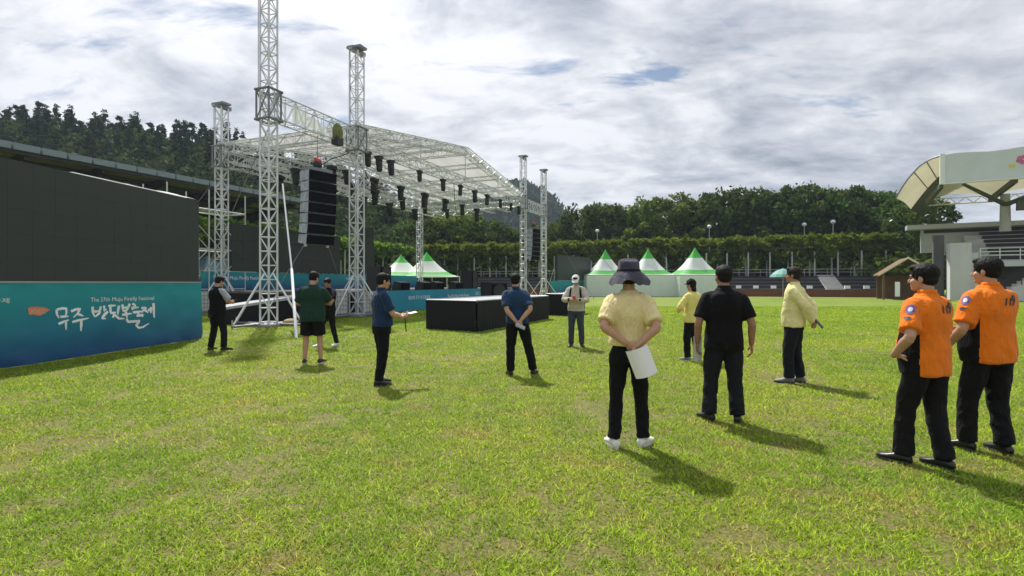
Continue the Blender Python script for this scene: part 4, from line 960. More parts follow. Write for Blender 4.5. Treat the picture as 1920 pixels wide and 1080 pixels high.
for x, tx, sz in ((-6.4, '제27회 무주 반딧불축제', .24), (-1.9, 'The 27th Muju Firefly Festival', .26), (2.2, '무주 반딧불축제', .34)):
    me = text_mesh(tx, sz, 'print_white', extrude=.001); obj('lettering', me, ban2, Matrix.Translation((x, .285, .62)) @ Matrix.Rotation(R(90), 4, 'X'))
rw = thing('rear_riser', 'teal banner wall along the back of the stage', 'banner', st(0, 8.3), ANG)
block('riser_cloth', (9.4, .35, 1.62), (20.4, .08, .96), rw, 'banner'); me = text_mesh('The 27th Muju Firefly Festival', .26, 'print_white', extrude=.001); obj('lettering', me, rw, Matrix.Translation((10.2, .30, 1.7)) @ Matrix.Rotation(R(90), 4, 'X')); obj('lettering', me, rw, Matrix.Translation((-.2, .30, 1.7)) @ Matrix.Rotation(R(90), 4, 'X'))
def rear_led(s0, s1, z0, z1, label):
    o = thing('led_wall', label, 'screen', st(s0, 8.3), ANG); n = round((s1 - s0) / .75); r = round((z1 - z0) / .75)
    for i in range(n):
        for j in range(r): block('led_panel', ((i + .5) * (s1 - s0) / n, .3, z0 + (j + .5) * (z1 - z0) / r), ((s1 - s0) / n - .01, .1, (z1 - z0) / r - .01), o, 'led')
    block('back_frame', ((s1 - s0) / 2, .5, (z0 + z1) / 2), (s1 - s0 - .1, .25, z1 - z0 - .1), o, 'led_frame')
    for k in range(4): rod('support_post', ((k + .5) * (s1 - s0) / 4, .75, 1.1), ((k + .5) * (s1 - s0) / 4, .75, z1), .04, o)
rear_led(.9, 9.6, 2.12, 4.65, 'dark LED wall at the back left of the stage'); rear_led(11.6, 13.4, 2.12, 5.6, 'narrow dark LED column at the back of the stage')
def wedge():
    o = thing('stage_monitor', 'black wedge stage monitor at the front of the stage', 'speaker', (0, 0, 0), ANG, 'stage monitors'); b = MB()
    b.hexa([(-.32, -.22, 0), (.32, -.22, 0), (.32, .25, 0), (-.32, .25, 0)], [(-.32, -.2, .38), (.32, -.2, .38), (.32, .1, .45), (-.32, .1, .45)]); b.build('cabinet', 'black_plastic', o); block('grille', (0, -.225, .19), (.58, .02, .32), o, 'speaker_front'); block('grip', (0, .26, .15), (.2, .02, .06), o, 'steel'); return o
wp = wedge()
for k, s in enumerate((5.2, 7.6, 9.2, 11.8)):
    o = wp if k == 0 else copy_tree(wp); o.location = st(s, 1.0, 1.1); o['label'] = ['black wedge stage monitor farthest left on the stage front', 'black wedge stage monitor second from the left on the stage front', 'black wedge stage monitor third from the left on the stage front', 'black wedge stage monitor farthest right on the stage front'][k]; o.scale = (1.5, 1.3, 1.15)
def cab(p, d, label, rz=ANG, m='black_plastic'):
    o = thing('speaker_cabinet', label, 'speaker', p, rz); block('box', (0, 0, d[2] / 2), d, o, m); block('grille', (0, -d[1] / 2 - .012, d[2] / 2), (d[0] * .92, .02, d[2] * .92), o, 'speaker_front')
    for z in (.28, .72): MB().lathe([(d[0] * .34, 0), (d[0] * .36, .015)], 20).build('driver', 'black_plastic', o, False, Matrix.Translation((0, -d[1] / 2 - .025, d[2] * z)) @ Matrix.Rotation(R(90), 4, 'X'))
cab(st(3.0, .9, 1.1), (1.0, .8, 1.25), 'black side-fill speaker on the stage behind the man in the navy polo shirt')
cab(st(14.6, 1.3, 1.1), (1.0, .8, 1.3), 'black speaker cabinet on the stage left of the far towers')
cab(Vector((-.85, 25.2, 0)), (1.0, .8, 1.55), 'black speaker cabinet behind the skirted platform', R(40))
# black skirted platform in front of the stage
Q = [Vector((-2.82, 17.6, 0)), Vector((-1.1, 16.45, 0)), Vector((1.53, 22.5, 0)), Vector((-.2, 23.6, 0))]
def platform(Q, h, label):
    o = thing('skirted_platform', label, 'platform', (0, 0, 0)); c = sum(Q, Vector()) / 4
    b = MB(); b.hexa([zed(p, h - .06) for p in Q], [zed(p, h) for p in Q]); b.build('top', 'silver_board', o)
    for k in range(4):
        a, d = Q[k], Q[(k + 1) % 4]; n = int((d - a).length / .07); vs, fs = [], []; ou = ((a + d) / 2 - c); ou.z = 0; e = (d - a).normalized(); ou = (ou - e * ou.dot(e)).normalized()
        for i in range(n + 1):
            p = a.lerp(d, i / n)
            for j, z in enumerate((.01, h * .5, h - .012)): w_ = (.014 * math.sin(i * 1.9 + k) + .012 * noise.noise(Vector((i * .3, k, 0)))) * (1 - j * .42); q = p + ou * (.03 + w_); vs.append((q.x, q.y, z))
        for i in range(n):
            for j in range(2): f = i * 3 + j; fs.append((f, f + 3, f + 4, f + 1))
        b = MB(); b.add(vs, fs); b.build('skirt', 'black_cloth', o, True)
        rod('edge_trim', zed(a, h + .005), zed(d, h + .005), .025, o, 'deck_edge')
platform(Q, .96, 'black skirted platform standing on the lawn in front of the stage')
platform([Vector((1.62, 24.9, 0)), Vector((2.62, 24.2, 0)), Vector((3.6, 26.6, 0)), Vector((2.6, 27.3, 0))], 1.0, 'second black skirted platform, behind the man in the white cap')
# ramp, ballast and clutter at the near tower
o = thing('loading_ramp', 'black sided ramp with a silver top behind the near truss tower', 'ramp', (0, 0, 0)); a, c = Vector((-10.9, 19.6, 0)), Vector((-7.6, 21.9, 0)); e = (c - a).normalized(); s_ = Vector((-e.y, e.x, 0)) * .8
b = MB(); b.hexa([a - s_ + Vector((0, 0, .02)), c - s_ + Vector((0, 0, .02)), c + s_ + Vector((0, 0, .02)), a + s_ + Vector((0, 0, .02))], [a - s_ + Vector((0, 0, .52)), c - s_ + Vector((0, 0, 1.12)), c + s_ + Vector((0, 0, 1.12)), a + s_ + Vector((0, 0, .52))]); b.build('ramp_body', 'black_cloth', o)
b = MB(); b.hexa([a - s_ * 1.05 + Vector((0, 0, .525)), c - s_ * 1.05 + Vector((0, 0, 1.125)), c + s_ * 1.05 + Vector((0, 0, 1.125)), a + s_ * 1.05 + Vector((0, 0, .525))], [a - s_ * 1.05 + Vector((0, 0, .62)), c - s_ * 1.05 + Vector((0, 0, 1.22)), c + s_ * 1.05 + Vector((0, 0, 1.22)), a + s_ * 1.05 + Vector((0, 0, .62))]); b.build('ramp_top', 'silver_board', o)
def ibc(p, rz, label):
    o = thing('ballast_tank', label, 'tank', p, rz); block('pallet', (0, 0, .07), (1.15, 1.0, .13), o, 'steel'); b = MB(); b.box((0, 0, .63), (1.08, .93, .96)); t = b.build('tank', 'ibc', o); MB().lathe([(.12, 0), (.12, .06)], 14, (0, 0, 1.11)).build('cap', 'black_plastic', t)
    for k in range(6):
        z = .18 + k * .185
        for y in (-.5, .5): rod('cage_bar', (-.57, y, z), (.57, y, z), .013, o, 'steel', 6)
        for x in (-.575, .575): rod('cage_bar', (x, -.5, z), (x, .5, z), .013, o, 'steel', 6)
    for k in range(7):
        x = -.57 + k * .19
        for y in (-.51, .51): rod('cage_bar', (x, y, .14), (x, y, 1.12), .013, o, 'steel', 6)
ibc(Vector((-7.95, 23.4, 0)), ANG, 'white caged ballast tank at the foot of the tower beside the green shirt man'); ibc(Vector((-7.1, 25.4, 0)), ANG, 'white caged ballast tank behind the tower at the stage corner')
ibc(Vector((-15.2, 25.4, 0)), ANG, 'white caged ballast tank by the rear left tower')
o = thing('brace_pole', 'long white steel brace pole leaning from the near tower to the lawn', 'pole', (0, 0, 0)); rod('pole', W(556, 640, 14.6), W(547, 505, 18.2), .045, o, 'white_pole'); rod('foot_plate', Vector(W(556, 640, 14.6)) + Vector((0, 0, -.08)), Vector(W(556, 640, 14.6)) + Vector((0, 0, .02)), .12, o, 'steel'); rod('upper_tube', W(547, 505, 18.2), W(530, 345, 21.0), .03, o, 'aluminium')
b = MB(); b.ell((0, 0, .12), (.28, .22, .14)); o = b.build('sandbag', 'sand', None, True, Matrix.Translation(G(545, 611))); tag(o, 'tan sandbag on the lawn beside the near tower foot', 'sandbag')
for k, (x, y) in enumerate(((470, 603), (440, 600), (415, 598))):
    p = G(x, y); o = thing('flight_case', ['silver edged black flight case at the foot of the near tower', 'low black flight case left of the near tower foot', 'black flight case behind the man in the black vest'][k], 'case', p, R(20 + 30 * k)); block('case_body', (0, 0, .24), (.95, .5, .34), o, 'black_plastic'); block('lid', (0, 0, .435), (.97, .52, .04), o, 'deck_edge')
    for sx in (-.36, .36): 
        for sy in (-.16, .16): rod('castor', (sx, sy - .02, .04), (sx, sy + .02, .04), .04, o, 'steel', 8)
o = thing('equipment_cover', 'bright blue cloth covered equipment beside the ramp', 'equipment', Vector((-7.7, 20.8, 0)), ANG); b = MB(); b.box((0, 0, .62), (1.3, .8, 1.22)); b.build('case', 'black_cloth', o); b = MB(); b.box((0, 0, 1.27), (1.4, .86, .09)); b.build('cloth', 'blue_cloth', o)
# scaffolding between the big screen and the rear tower
o = thing('scaffold', 'tube scaffolding between the big screen and the rear left tower', 'scaffold', (0, 0, 0)); base = Vector((-15.6, 25.6, 0))
for i in range(3):
    for j in range(2):
        p = base + US * (i * 2.2 - 1.0) + BK * (j * 1.6); rod('standard', zed(p, 0), zed(p, 6.2), .03, o)
        if i < 2:
            for z in (1.2, 3.2, 5.2): q = p + US * 2.2; rod('ledger', zed(p, z), zed(q, z), .028, o)
            rod('diagonal', zed(p, 1.2), zed(p + US * 2.2, 3.2), .022, o); rod('diagonal', zed(p + US * 2.2, 3.2), zed(p, 5.2), .022, o)
        if j == 0:
            for z in (1.2, 3.2, 5.2): rod('transom', zed(p, z), zed(p + BK * 1.6, z), .028, o)
for z in (3.26, 5.26):
    b = MB(); c = base + US * 1.2 + BK * .8; b.box((0, 0, 0), (4.2, 1.4, .05)); b.build('platform_board', 'alu_dark', o, False, Matrix.Translation((c.x, c.y, z)) @ Matrix.Rotation(ANG, 4, 'Z'))
for k, (a, c, lab) in enumerate([(zed(T0, 7.2), Vector((-18.0, 24.0, 0)), 'thin guy wire from the rear left tower down toward the big screen'), (zed(T4, 7.6), Vector((7.5, 49.0, 0)), 'thin guy wire from the outermost far tower down to the lawn'), (zed(T4, 10.2), Vector((12.5, 54.0, 0)), 'long thin guy wire from the outermost far tower across the trees'), (zed(T1, 7.0), Vector((-12.6, 20.6, 0)), 'thin guy wire from the tall near tower down to the left')]):
    o = thing('guy_wire', lab, 'wire', c); rod('cable', (0, 0, .1), a - c, .014, o, 'wire', 5); rod('anchor_pin', (0, 0, -.05), (0, 0, .2), .03, o, 'steel')

# sagging cables under the stage roof
for k, (s0, d0, s1, d1, z0, z1) in enumerate(((0, .2, 7, 3, 7.6, 7.3), (4, 3, 12, 5, 7.3, 7.3), (10, .2, 18, 4, 7.7, 7.4), (1, 5, 9, 7.5, 7.4, 7.4), (0, .3, 0.2, 8, 7.5, 7.6))):
    a, c = st(s0, d0, z0), st(s1, d1, z1); b = MB(); pts = [a.lerp(c, i / 14) + Vector((0, 0, -.75 * math.sin(math.pi * i / 14) + .06 * math.sin(i * 2.0 + k))) for i in range(15)]; b.path(pts, [.022] * 15, 5)
    o = b.build('power_cable', 'black_plastic'); tag(o, ['black cable sagging from the stage corner tower under the roof', 'black cable drooping between the inner light trusses', 'black cable sagging below the right half of the front truss', 'black cable drooping at the back of the stage roof', 'black cable hanging along the left eave of the stage roof'][k], 'cable')

# ================================================================== PEOPLE
def ik(a, c, l1, l2, pole):
    d = c - a; Ld = min(d.length, (l1 + l2) * .998); dn = d.normalized(); x = (l1 * l1 - l2 * l2 + Ld * Ld) / (2 * Ld); h = math.sqrt(max(0, l1 * l1 - x * x))
    pp = pole - dn * pole.dot(dn); pp.normalize(); return a + dn * x + pp * h, a + dn * Ld
def limb(b, pts, rad, n=12, sub=3, flat=1.0, ref=None, cut=False):
    pts = [Vector(p) for p in pts]; P, Rr = [], []
    for i in range(len(pts) - 1):
        p0, p1, p2, p3 = pts[max(i - 1, 0)], pts[i], pts[i + 1], pts[min(i + 2, len(pts) - 1)]
        for k in range(sub):
            t = k / sub; P.append(.5 * ((2 * p1) + (-p0 + p2) * t + (2 * p0 - 5 * p1 + 4 * p2 - p3) * t * t + (-p0 + 3 * p1 - 3 * p2 + p3) * t ** 3)); Rr.append(rad[i] + (rad[i + 1] - rad[i]) * t)
    P.append(pts[-1]); Rr.append(rad[-1]); rings = []; u = None; m = len(P)
    for i in range(m):
        d = (P[min(i + 1, m - 1)] - P[max(i - 1, 0)]).normalized()
        if u is None: u = (ref - d * ref.dot(d)).normalized() if ref is not None else d.orthogonal().normalized()
        else: u = (u - d * u.dot(d)).normalized()
        v = d.cross(u)
        def ring(c, r): return [c + u * math.cos(a) * r + v * math.sin(a) * r * flat for a in (2 * math.pi * k / n for k in range(n))]
        if i == 0: rings.append(ring(P[0] - d * Rr[0] * .75, Rr[0] * .5)); rings.append(ring(P[0] - d * Rr[0] * .35, Rr[0] * .86))
        rings.append(ring(P[i], Rr[i]))
        if i == m - 1 and not cut: rings.append(ring(P[i] + d * Rr[i] * .35, Rr[i] * .86)); rings.append(ring(P[i] + d * Rr[i] * .75, Rr[i] * .5))
    b.loft(rings)
def trunk(b, secs, n=26, ex=2.35, rnd=True):
    rings = []
    for (z, cx, cy, a, d) in secs:
        ring = []
        for k in range(n):
            t = 2 * math.pi * k / n; c, s = math.cos(t), math.sin(t); ring.append(Vector((cx + a * math.copysign(abs(c) ** (2 / ex), c), cy + d * math.copysign(abs(s) ** (2 / ex), s), z)))
        rings.append(ring)
    b.loft(rings)
def solid(b, name, mats, voxel, smooth_n=4, ratio=1.0, wr=None, seed=0.0):
    """union of overlapping pieces as one continuous skin"""
    me = b.mesh('tmp', mats); bm = bmesh.new(); bm.from_mesh(me); bmesh.ops.recalc_face_normals(bm, faces=bm.faces); bm.to_mesh(me); bm.free()
    o = bpy.data.objects.new('tmp', me); col.objects.link(o)
    m = o.modifiers.new('r', 'REMESH'); m.mode = 'VOXEL'; m.voxel_size = voxel; m.use_smooth_shade = True
    if smooth_n: s = o.modifiers.new('s', 'SMOOTH'); s.factor = .5; s.iterations = smooth_n
    if ratio < 1: d = o.modifiers.new('d', 'DECIMATE'); d.ratio = ratio
    dg = bpy.context.evaluated_depsgraph_get(); out_ = bpy.data.meshes.new_from_object(o.evaluated_get(dg), depsgraph=dg); bpy.data.objects.remove(o); bpy.data.meshes.remove(me)
    out_.name = name; out_.materials.clear()
    for q in (mats if isinstance(mats, (list, tuple)) else [mats]): out_.materials.append(MATS[q] if isinstance(q, str) else q)
    if wr:
        amp, fr = wr; n = len(out_.vertices); co = np.empty(n * 3, np.float32); no = np.empty(n * 3, np.float32); out_.vertices.foreach_get('co', co); out_.vertices.foreach_get('normal', no); co = co.reshape(-1, 3); no = no.reshape(-1, 3)
        dv = np.empty(n, np.float32); ns = noise.noise
        for i in range(n):
            x, y, z = co[i]; q = Vector((x * fr[0] + seed, y * fr[1] + z * 2.0, z * fr[2] + x * 3.0)); v = ns(q); dv[i] = (1 - abs(v) * 2.2) * .6 + ns(q * 2.3) * .35
        co += no * (dv * amp)[:, None]; out_.vertices.foreach_set('co', co.ravel()); out_.update()
    out_.polygons.foreach_set('use_smooth', [True] * len(out_.polygons)); return out_
def hand(b, w, d, n, right, k, curl=(.45, .75)):
    d = d.normalized(); n = (n - d * n.dot(d)).normalized(); s = d.cross(n); th = s if right else -s     # thumb side
    rot = Matrix((s, d, n)).transposed(); b.ell(w + d * .052 * k, (.041 * k, .056 * k, .017 * k), 12, 8, rot)
    for i, (off, ln) in enumerate(((.030, .068), (.010, .078), (-.011, .072), (-.030, .056))):
        p0 = w + d * .092 * k + th * off * k - d * (.008 * abs(i - 1.2)) * k; a1 = curl[0] + .08 * i; a2 = curl[0] + curl[1] + .08 * i
        d1 = d * math.cos(a1) + n * math.sin(a1); d2 = d * math.cos(a2) + n * math.sin(a2); p1 = p0 + d1 * ln * .52 * k; limb(b, [p0 - d * .02 * k, p0, p1, p1 + d2 * ln * .48 * k], [.0095 * k, .0098 * k, .009 * k, .0075 * k], 8, 2)
    t0 = w + d * .028 * k + th * .030 * k; t1 = t0 + (d * .55 + th * .6 + n * .45).normalized() * .036 * k; limb(b, [t0, t1, t1 + (d * .85 + th * .05 + n * .5).normalized() * .032 * k], [.013 * k, .0115 * k, .009 * k], 8, 2)
def person(pos, yaw, H, label, S):
    """S: dictionary describing pose and clothes. Local axes: x right, y forward, z up."""
    k = H / 1.72; wf = S.get('w', 1.0); belly = S.get('belly', 0.0); o = thing('person', label, 'person', (pos.x, pos.y, 0), yaw); V = Vector; sd = random.uniform(0, 50)
    vox = S.get('vox', .008); px, py = S.get('pelvis', (0, 0)); cx, cy = S.get('chest', (px, py)); skin = S.get('skin', 'skin')
    def cen(z): t = max(0, min(1, (z / k - .9) / .5)); return px + (cx - px) * t, py + (cy - py) * t
    # joints
    sh = [V((cx - .168 * wf * k, cy - .012, 1.375 * k)), V((cx + .168 * wf * k, cy - .012, 1.375 * k))]; hip = [V((px - .088 * k * wf, py, .89 * k)), V((px + .088 * k * wf, py, .89 * k))]
    feet = S.get('feet', ((-.11, 0, .15), (.11, 0, -.15))); ank = [V((f[0], f[1], .075 * k)) for f in feet]; knee = []
    for i in (0, 1):
        fy = feet[i][2]; pole = V((-math.sin(fy) * .6, math.cos(fy), 0)); kn, _ = ik(hip[i], ank[i], .412 * k, .406 * k, pole); knee.append(kn)
    wrist, elbow = [], []
    for i in (0, 1):
        tgt, pole = S['arms'][i]; e, w_ = ik(sh[i], V(tgt) * 1.0, .295 * k, .25 * k, V(pole)); elbow.append(e); wrist.append(w_)
    # ---- body
    b = MB()
    secs = [(z * k, *cen(z * k), a * k * wf, d * k) for z, a, d in ((.84, .14, .10), (.95, .150, .10), (1.1, .145, .095), (1.25, .165, .105), (1.36, .165, .095), (1.42, .11, .075), (1.46, .065, .06))]; trunk(b, secs)
    hy, hp = S.get('head', (0, 0)); nb = V((cx, cy - .012, 1.43 * k)); hr = Matrix.Rotation(hy, 3, 'Z') @ Matrix.Rotation(hp, 3, 'X'); npt = V((cx, cy + .012, 1.53 * k)); hc = npt + hr @ V((0, .012 * k, .082 * k))
    def Hd(x, y, z): return hc + hr @ (V((x, y, z)) * k)
    limb(b, [nb - V((0, 0, .05)), nb, Hd(0, -.022, -.06)], [.062 * k, .058 * k, .053 * k], 14)
    E = lambda c, r: b.ell(Hd(*c), tuple(q * k for q in r), 16, 11, hr)
    E((0, -.012, .03), (.076, .095, .086)); E((0, .020, -.042), (.061, .066, .073)); E((0, .060, -.090), (.028, .026, .022)); E((0, .073, .020), (.048, .018, .012))
    for s in (-1, 1): E((s * .036, .052, -.034), (.027, .030, .030)); E((s * .0775, -.010, -.014), (.010, .019, .032))
    limb(b, [Hd(0, .082, .006), Hd(0, .098, -.024), Hd(0, .098, -.034)], [.008 * k, .0125 * k, .014 * k], 8); E((0, .082, -.064), (.021, .009, .005)); E((0, .080, -.073), (.018, .009, .006))
    for i in (0, 1):
        limb(b, [sh[i], sh[i].lerp(elbow[i], .5), elbow[i], elbow[i].lerp(wrist[i], .35), wrist[i]], [.054 * k, .047 * k, .041 * k, .042 * k, .027 * k], 12)
        hd = S.get('hands', (None, None))[i]; fd = (wrist[i] - elbow[i]).normalized()
        dd, nn, cu = (V(hd[0]), V(hd[1]), hd[2] if len(hd) > 2 else (.45, .75)) if hd else (fd, V((1 if i == 0 else -1, 0, 0)), (.35, .5))
        hand(b, wrist[i], dd, nn, i == 1, k, cu)
        limb(b, [hip[i], hip[i].lerp(knee[i], .5), knee[i], knee[i].lerp(ank[i], .35), ank[i]], [.082 * k, .070 * k, .052 * k, .053 * k, .034 * k], 12)
    body = obj('body', solid(b, 'body', skin, min(vox, .0065), 2, .42), o)
    for s in (-1, 1): MB().ell(Hd(s * .031, .0745, -.004), (.0135 * k, .010 * k, .0065 * k), 10, 7, hr).build('eye', 'eye', o, True)
    # ---- trousers or shorts
    tc_ = S['trousers']; tw = S.get('tw', 1.0); b = MB(); shorts = S.get('shorts', False)
    hz_ = S.get('hemz', .84); trunk(b, [(z * k, *cen(z * k), (a - (.03 if z * k > hz_ - .005 else 0)) * k * wf, (d + (belly * .2 if z * k < hz_ else -.03)) * k) for z, a, d in ((.79, .165, .115), (.83, .180, .125), (.90, .182, .128), (.97, .168, .118), (1.03, .158, .110))])
    for i in (0, 1):
        kn, an = knee[i], ank[i]; hp_ = hip[i] + V((0, 0, -.02))
        if shorts: limb(b, [hp_, hp_.lerp(kn, .4), hp_.lerp(kn, .84)], [.108 * k, .112 * k * tw, .112 * k * tw], 16, cut=True)
        else: limb(b, [hp_, hp_.lerp(kn, .45), kn + V((0, .004, 0)), kn.lerp(an, .45), an.lerp(kn, .06) + V((0, -.012, -.01))], [.102 * k, .094 * k * tw, .074 * k * tw, .070 * k * tw, .066 * k * tw * S.get('hem', 1.0)], 16, cut=True)
    tro = obj('shorts' if shorts else 'trousers', solid(b, 'trousers', tc_, vox * 1.15, 3, 1, (.012, (9, 9, 7)), sd), o)
    # ---- shirt or jacket
    def top(nm, m, ease, hemz, sleeve, wr, sl_r=(.064, .071, .074), mats=None, collar=1.0, cuff=None):
        b = MB(); hz = hemz / k; base = [(1.06, .158, .114), (1.14, .160, .114), (1.24, .172, .119), (1.32, .176, .115), (1.375, .160, .104), (1.415, .122, .090), (1.45, .086, .076), (1.485 , .066 * collar, .064 * collar)]
        low = [(hz, .180, .126), (max(.90, hz + .05), .178, .126), (.99, .167, .119)]; low = [q for q in low if q[0] < 1.05 and q[0] >= hz - .001]; low = [q for i, q in enumerate(low) if i == 0 or q[0] > low[i - 1][0] + .02]
        ss = []
        for z, a, d in low + base:
            bl = belly * math.exp(-((z - 1.02) / .16) ** 2); e = ease if z < 1.42 else ease * .5; x_, y_ = cen(z * k); ss.append((z * k, x_, y_ + bl * .45 * k - (.014 * k if 1.2 < z < 1.42 else 0), (a + e + bl * .3) * k * wf, (d + e + bl * .6) * k))
        trunk(b, ss, 30)
        for i in (0, 1):
            inn = V((cx + (-.07 if i == 0 else .07) * k * wf, cy - .012, 1.392 * k)); r0, r1, r2 = (q * k * (1 + ease * 2) for q in sl_r)
            if sleeve == 'short': limb(b, [inn, sh[i], sh[i].lerp(elbow[i], .45), sh[i].lerp(elbow[i], S.get('slen', .82))], [r0 * .9, r0 * .98, r1, r2], 16, cut=True)
            elif sleeve == 'long': limb(b, [inn, sh[i], sh[i].lerp(elbow[i], .5), elbow[i], elbow[i].lerp(wrist[i], .5), elbow[i].lerp(wrist[i], .93)], [r0, r0 * .98, r1 * .88, .066 * k, .058 * k, .045 * k], 16)
        return obj(nm, solid(b, nm, mats or m, vox * 1.15, 9, 1, wr, sd + 9), o)
    shirt = top(S.get('topname', 'shirt'), S['shirt'], S.get('ease', .012), S.get('hemz', .84), S.get('sleeve', 'short'), S.get('wr', (.011, (6, 6, 5))), mats=S.get('shirt_mats'))
    if S.get('vest'): top('vest', S['vest'], S.get('ease', .012) + .016, S['vest_hem'], None, (.005, (5, 5, 5)), collar=1.05)
    me = shirt.data
    if S.get('panel'):
        idx = []
        for f in me.polygons:
            c = f.center; i = 0 if c.x < px else 1; A, B = sh[i], sh[i].lerp(elbow[i], .82); t = max(0, min(1, (c - A).dot(B - A) / (B - A).length_squared)); da = (c - A.lerp(B, t)).length
            an = math.degrees(math.atan2((c.y - py - .01) / .15, abs(c.x - px) / .20)); idx.append(1 if (da > .092 * k and c.z < 1.27 * k and -36 < an < 42) else 0)
        me.polygons.foreach_set('material_index', idx)
    # ---- collar, belt
    if S.get('collar'):
        b = MB(); rings = [[V((cx + math.cos(t) * r * k, cy - .01 + math.sin(t) * r * .93 * k, z * k)) for t in (2 * math.pi * q / 20 for q in range(20))] for r, z in ((.075, 1.462), (.072, 1.492), (.070, 1.512), (.062, 1.514), (.060, 1.47))]; b.loft(rings); b.build('collar', S['collar'], shirt, True)
    # ---- shoes
    for i in (0, 1):
        f = feet[i]; mt = Matrix.Translation((f[0], f[1], 0)) @ Matrix.Rotation(f[2], 4, 'Z'); b = MB(); rings = []
        for y, wd, h in ((-.078, .022, .045), (-.070, .034, .068), (-.04, .039, .085), (.005, .041, .088), (.055, .043, .070), (.10, .047, .054), (.145, .045, .045), (.175, .034, .036), (.19, .016, .024)): rings.append([V((math.cos(t) * wd * k, y * k, (.014 + h / 2 + math.sin(t) * h / 2) * k)) for t in (2 * math.pi * q / 14 for q in range(14))])
        b.loft(rings); s_ = b.build('shoe', S.get('shoes', 'black_plastic'), o, True, mt); b = MB(); lo, hi = [], []
        for q in range(24): t = 2 * math.pi * q / 24; yy = .056 + .140 * math.sin(t); ww = (.044 + .006 * math.sin(t)) * math.cos(t); lo.append(V((ww * k, yy * k, 0))); hi.append(V((ww * k, yy * k, .024 * k)))
        b.hexa(lo, hi); b.build('sole', S.get('sole', 'sole'), s_)
    # ---- hair and headwear
    hm = S.get('hair', 'hair'); b = MB(); EB = lambda c, r: b.ell(Hd(*c), tuple(q * k for q in r), 18, 12, hr); full = S.get('hair_full', 1.0)
    EB((0, -.020, .042), (.0855 * full, .102 * full, .088 * full)); EB((0, -.048, -.012), (.071, .060, .062 + .014 * S.get('nape', 0)))
    EB((0, .040, .088), (.060, .052, .030))
    for s in (-1, 1): EB((s * .062, -.014, .012), (.018, .050, .046))
    if S.get('long_hair'): EB((0, -.06, -.09), (.06, .045, .11))
    hair = obj('hair', solid(b, 'hair', hm, .0062, 2, 1, (.006, (60, 60, 22)), sd), o)
    hat = S.get('hat')
    if hat == 'bucket':
        hm_ = S['hat_mat']; n = 44; rings = []
        for r, z in ((.004, .158), (.055, .156), (.085, .145), (.096, .125), (.101, .09), (.105, .055), (.108, .045), (.135, .015), (.165, -.03), (.187, -.068), (.190, -.072), (.184, -.072), (.16, -.036), (.13, .006), (.100, .03), (.004, .034)):
            ring = []
            for q in range(n):
                a = 2 * math.pi * q / n; fl = max(0, (r - .11)) / .08; rw = r * (1 + fl * (.07 * math.sin(a * 3 + 1) + .04 * math.sin(a * 5)) + .05 * noise.noise(V((math.cos(a) * 2, math.sin(a) * 2, z * 22)))); zw = z + fl * (.020 * math.sin(a * 3 + .4) + .012 * math.sin(a * 7)) + .012 * noise.noise(V((math.cos(a) * 3, math.sin(a) * 3, z * 12 + 5))) + (.008 * math.sin(a * 2 + 1) if z > .12 else 0); ring.append(Hd(rw * math.cos(a) , rw * 1.04 * math.sin(a) - .012, zw))
            rings.append(ring)
        b = MB(); b.loft(rings); hh = b.build('sun_hat', hm_, o, True)
        b = MB(); b.loft([[Hd(r * math.cos(a), r * 1.04 * math.sin(a) - .012, z) for a in (2 * math.pi * q / 30 for q in range(30))] for r, z in ((.1045, .062), (.110, .06), (.1125, .042), (.108, .04))]); b.build('hat_band', S['band_mat'], hh, True)
    elif hat == 'cap':
        b = MB(); rings = []
        for i in range(8): t = i / 7 * math.pi / 2; r = math.cos(t); rings.append([Hd(.093 * max(r, .03) * math.cos(a), (.108 * max(r, .03)) * math.sin(a) - .014, .035 + .108 * math.sin(t)) for a in (2 * math.pi * q / 24 for q in range(24))])
        b.loft(rings); hh = b.build('cap', S['hat_mat'], o, True); b = MB(); up_, dn_ = [], []
        out_l = [(math.cos(a) * .080, .062 + math.sin(a) * .105, .048 - .018 * math.cos(a) ** 2 - .012 * math.sin(a)) for a in (math.pi * q / 14 for q in range(15))] + [(.05 * math.cos(a), .068 + .0 * a, .05) for a in (math.pi - math.pi * q / 6 for q in range(1, 6))]
        b.hexa([Hd(x, y, z - .004) for x, y, z in out_l], [Hd(x, y, z + .003) for x, y, z in out_l]); b.build('brim', S['hat_mat'], hh); MB().ell(Hd(0, -.014, .144), (.010, .010, .006)).build('cap_button', S['hat_mat'], hh)
    bv = BVHTree.FromPolygons([v.co.copy() for v in me.vertices], [tuple(f.vertices) for f in me.polygons])
    def snap(p, d, lift=.004): h = bv.ray_cast(V(p), V(d)); return (h[0] - V(d) * lift) if h[0] else None
    M = Matrix.Translation((pos.x, pos.y, 0)) @ Matrix.Rotation(yaw, 4, 'Z')
    return dict(o=o, shirt=shirt, snap=snap, wrist=wrist, elbow=elbow, M=M, k=k, Hd=Hd, tro=tro)
def strip(P, pts, d, wid, m, name, lift=.005):
    """a flat strap lying on the clothing; pts in the person's local frame, cast along d"""
    Q = []
    for i in range(len(pts) - 1):
        for t in range(6): Q.append(Vector(pts[i]).lerp(Vector(pts[i + 1]), t / 6))
    Q.append(Vector(pts[-1])); d = Vector(d); vs = []; n = 0
    for i, q in enumerate(Q):
        tn = (Q[min(i + 1, len(Q) - 1)] - Q[max(i - 1, 0)]).normalized(); sdv = tn.cross(d).normalized() * wid / 2; a = P['snap'](q + sdv, d, lift); c = P['snap'](q - sdv, d, lift)
        if a is None or c is None: continue
        vs += [a, c]; n += 1
    b = MB(); b.add(vs, [(2 * i, 2 * i + 2, 2 * i + 3, 2 * i + 1) for i in range(n - 1)]); return b.build(name, m, P['shirt'])
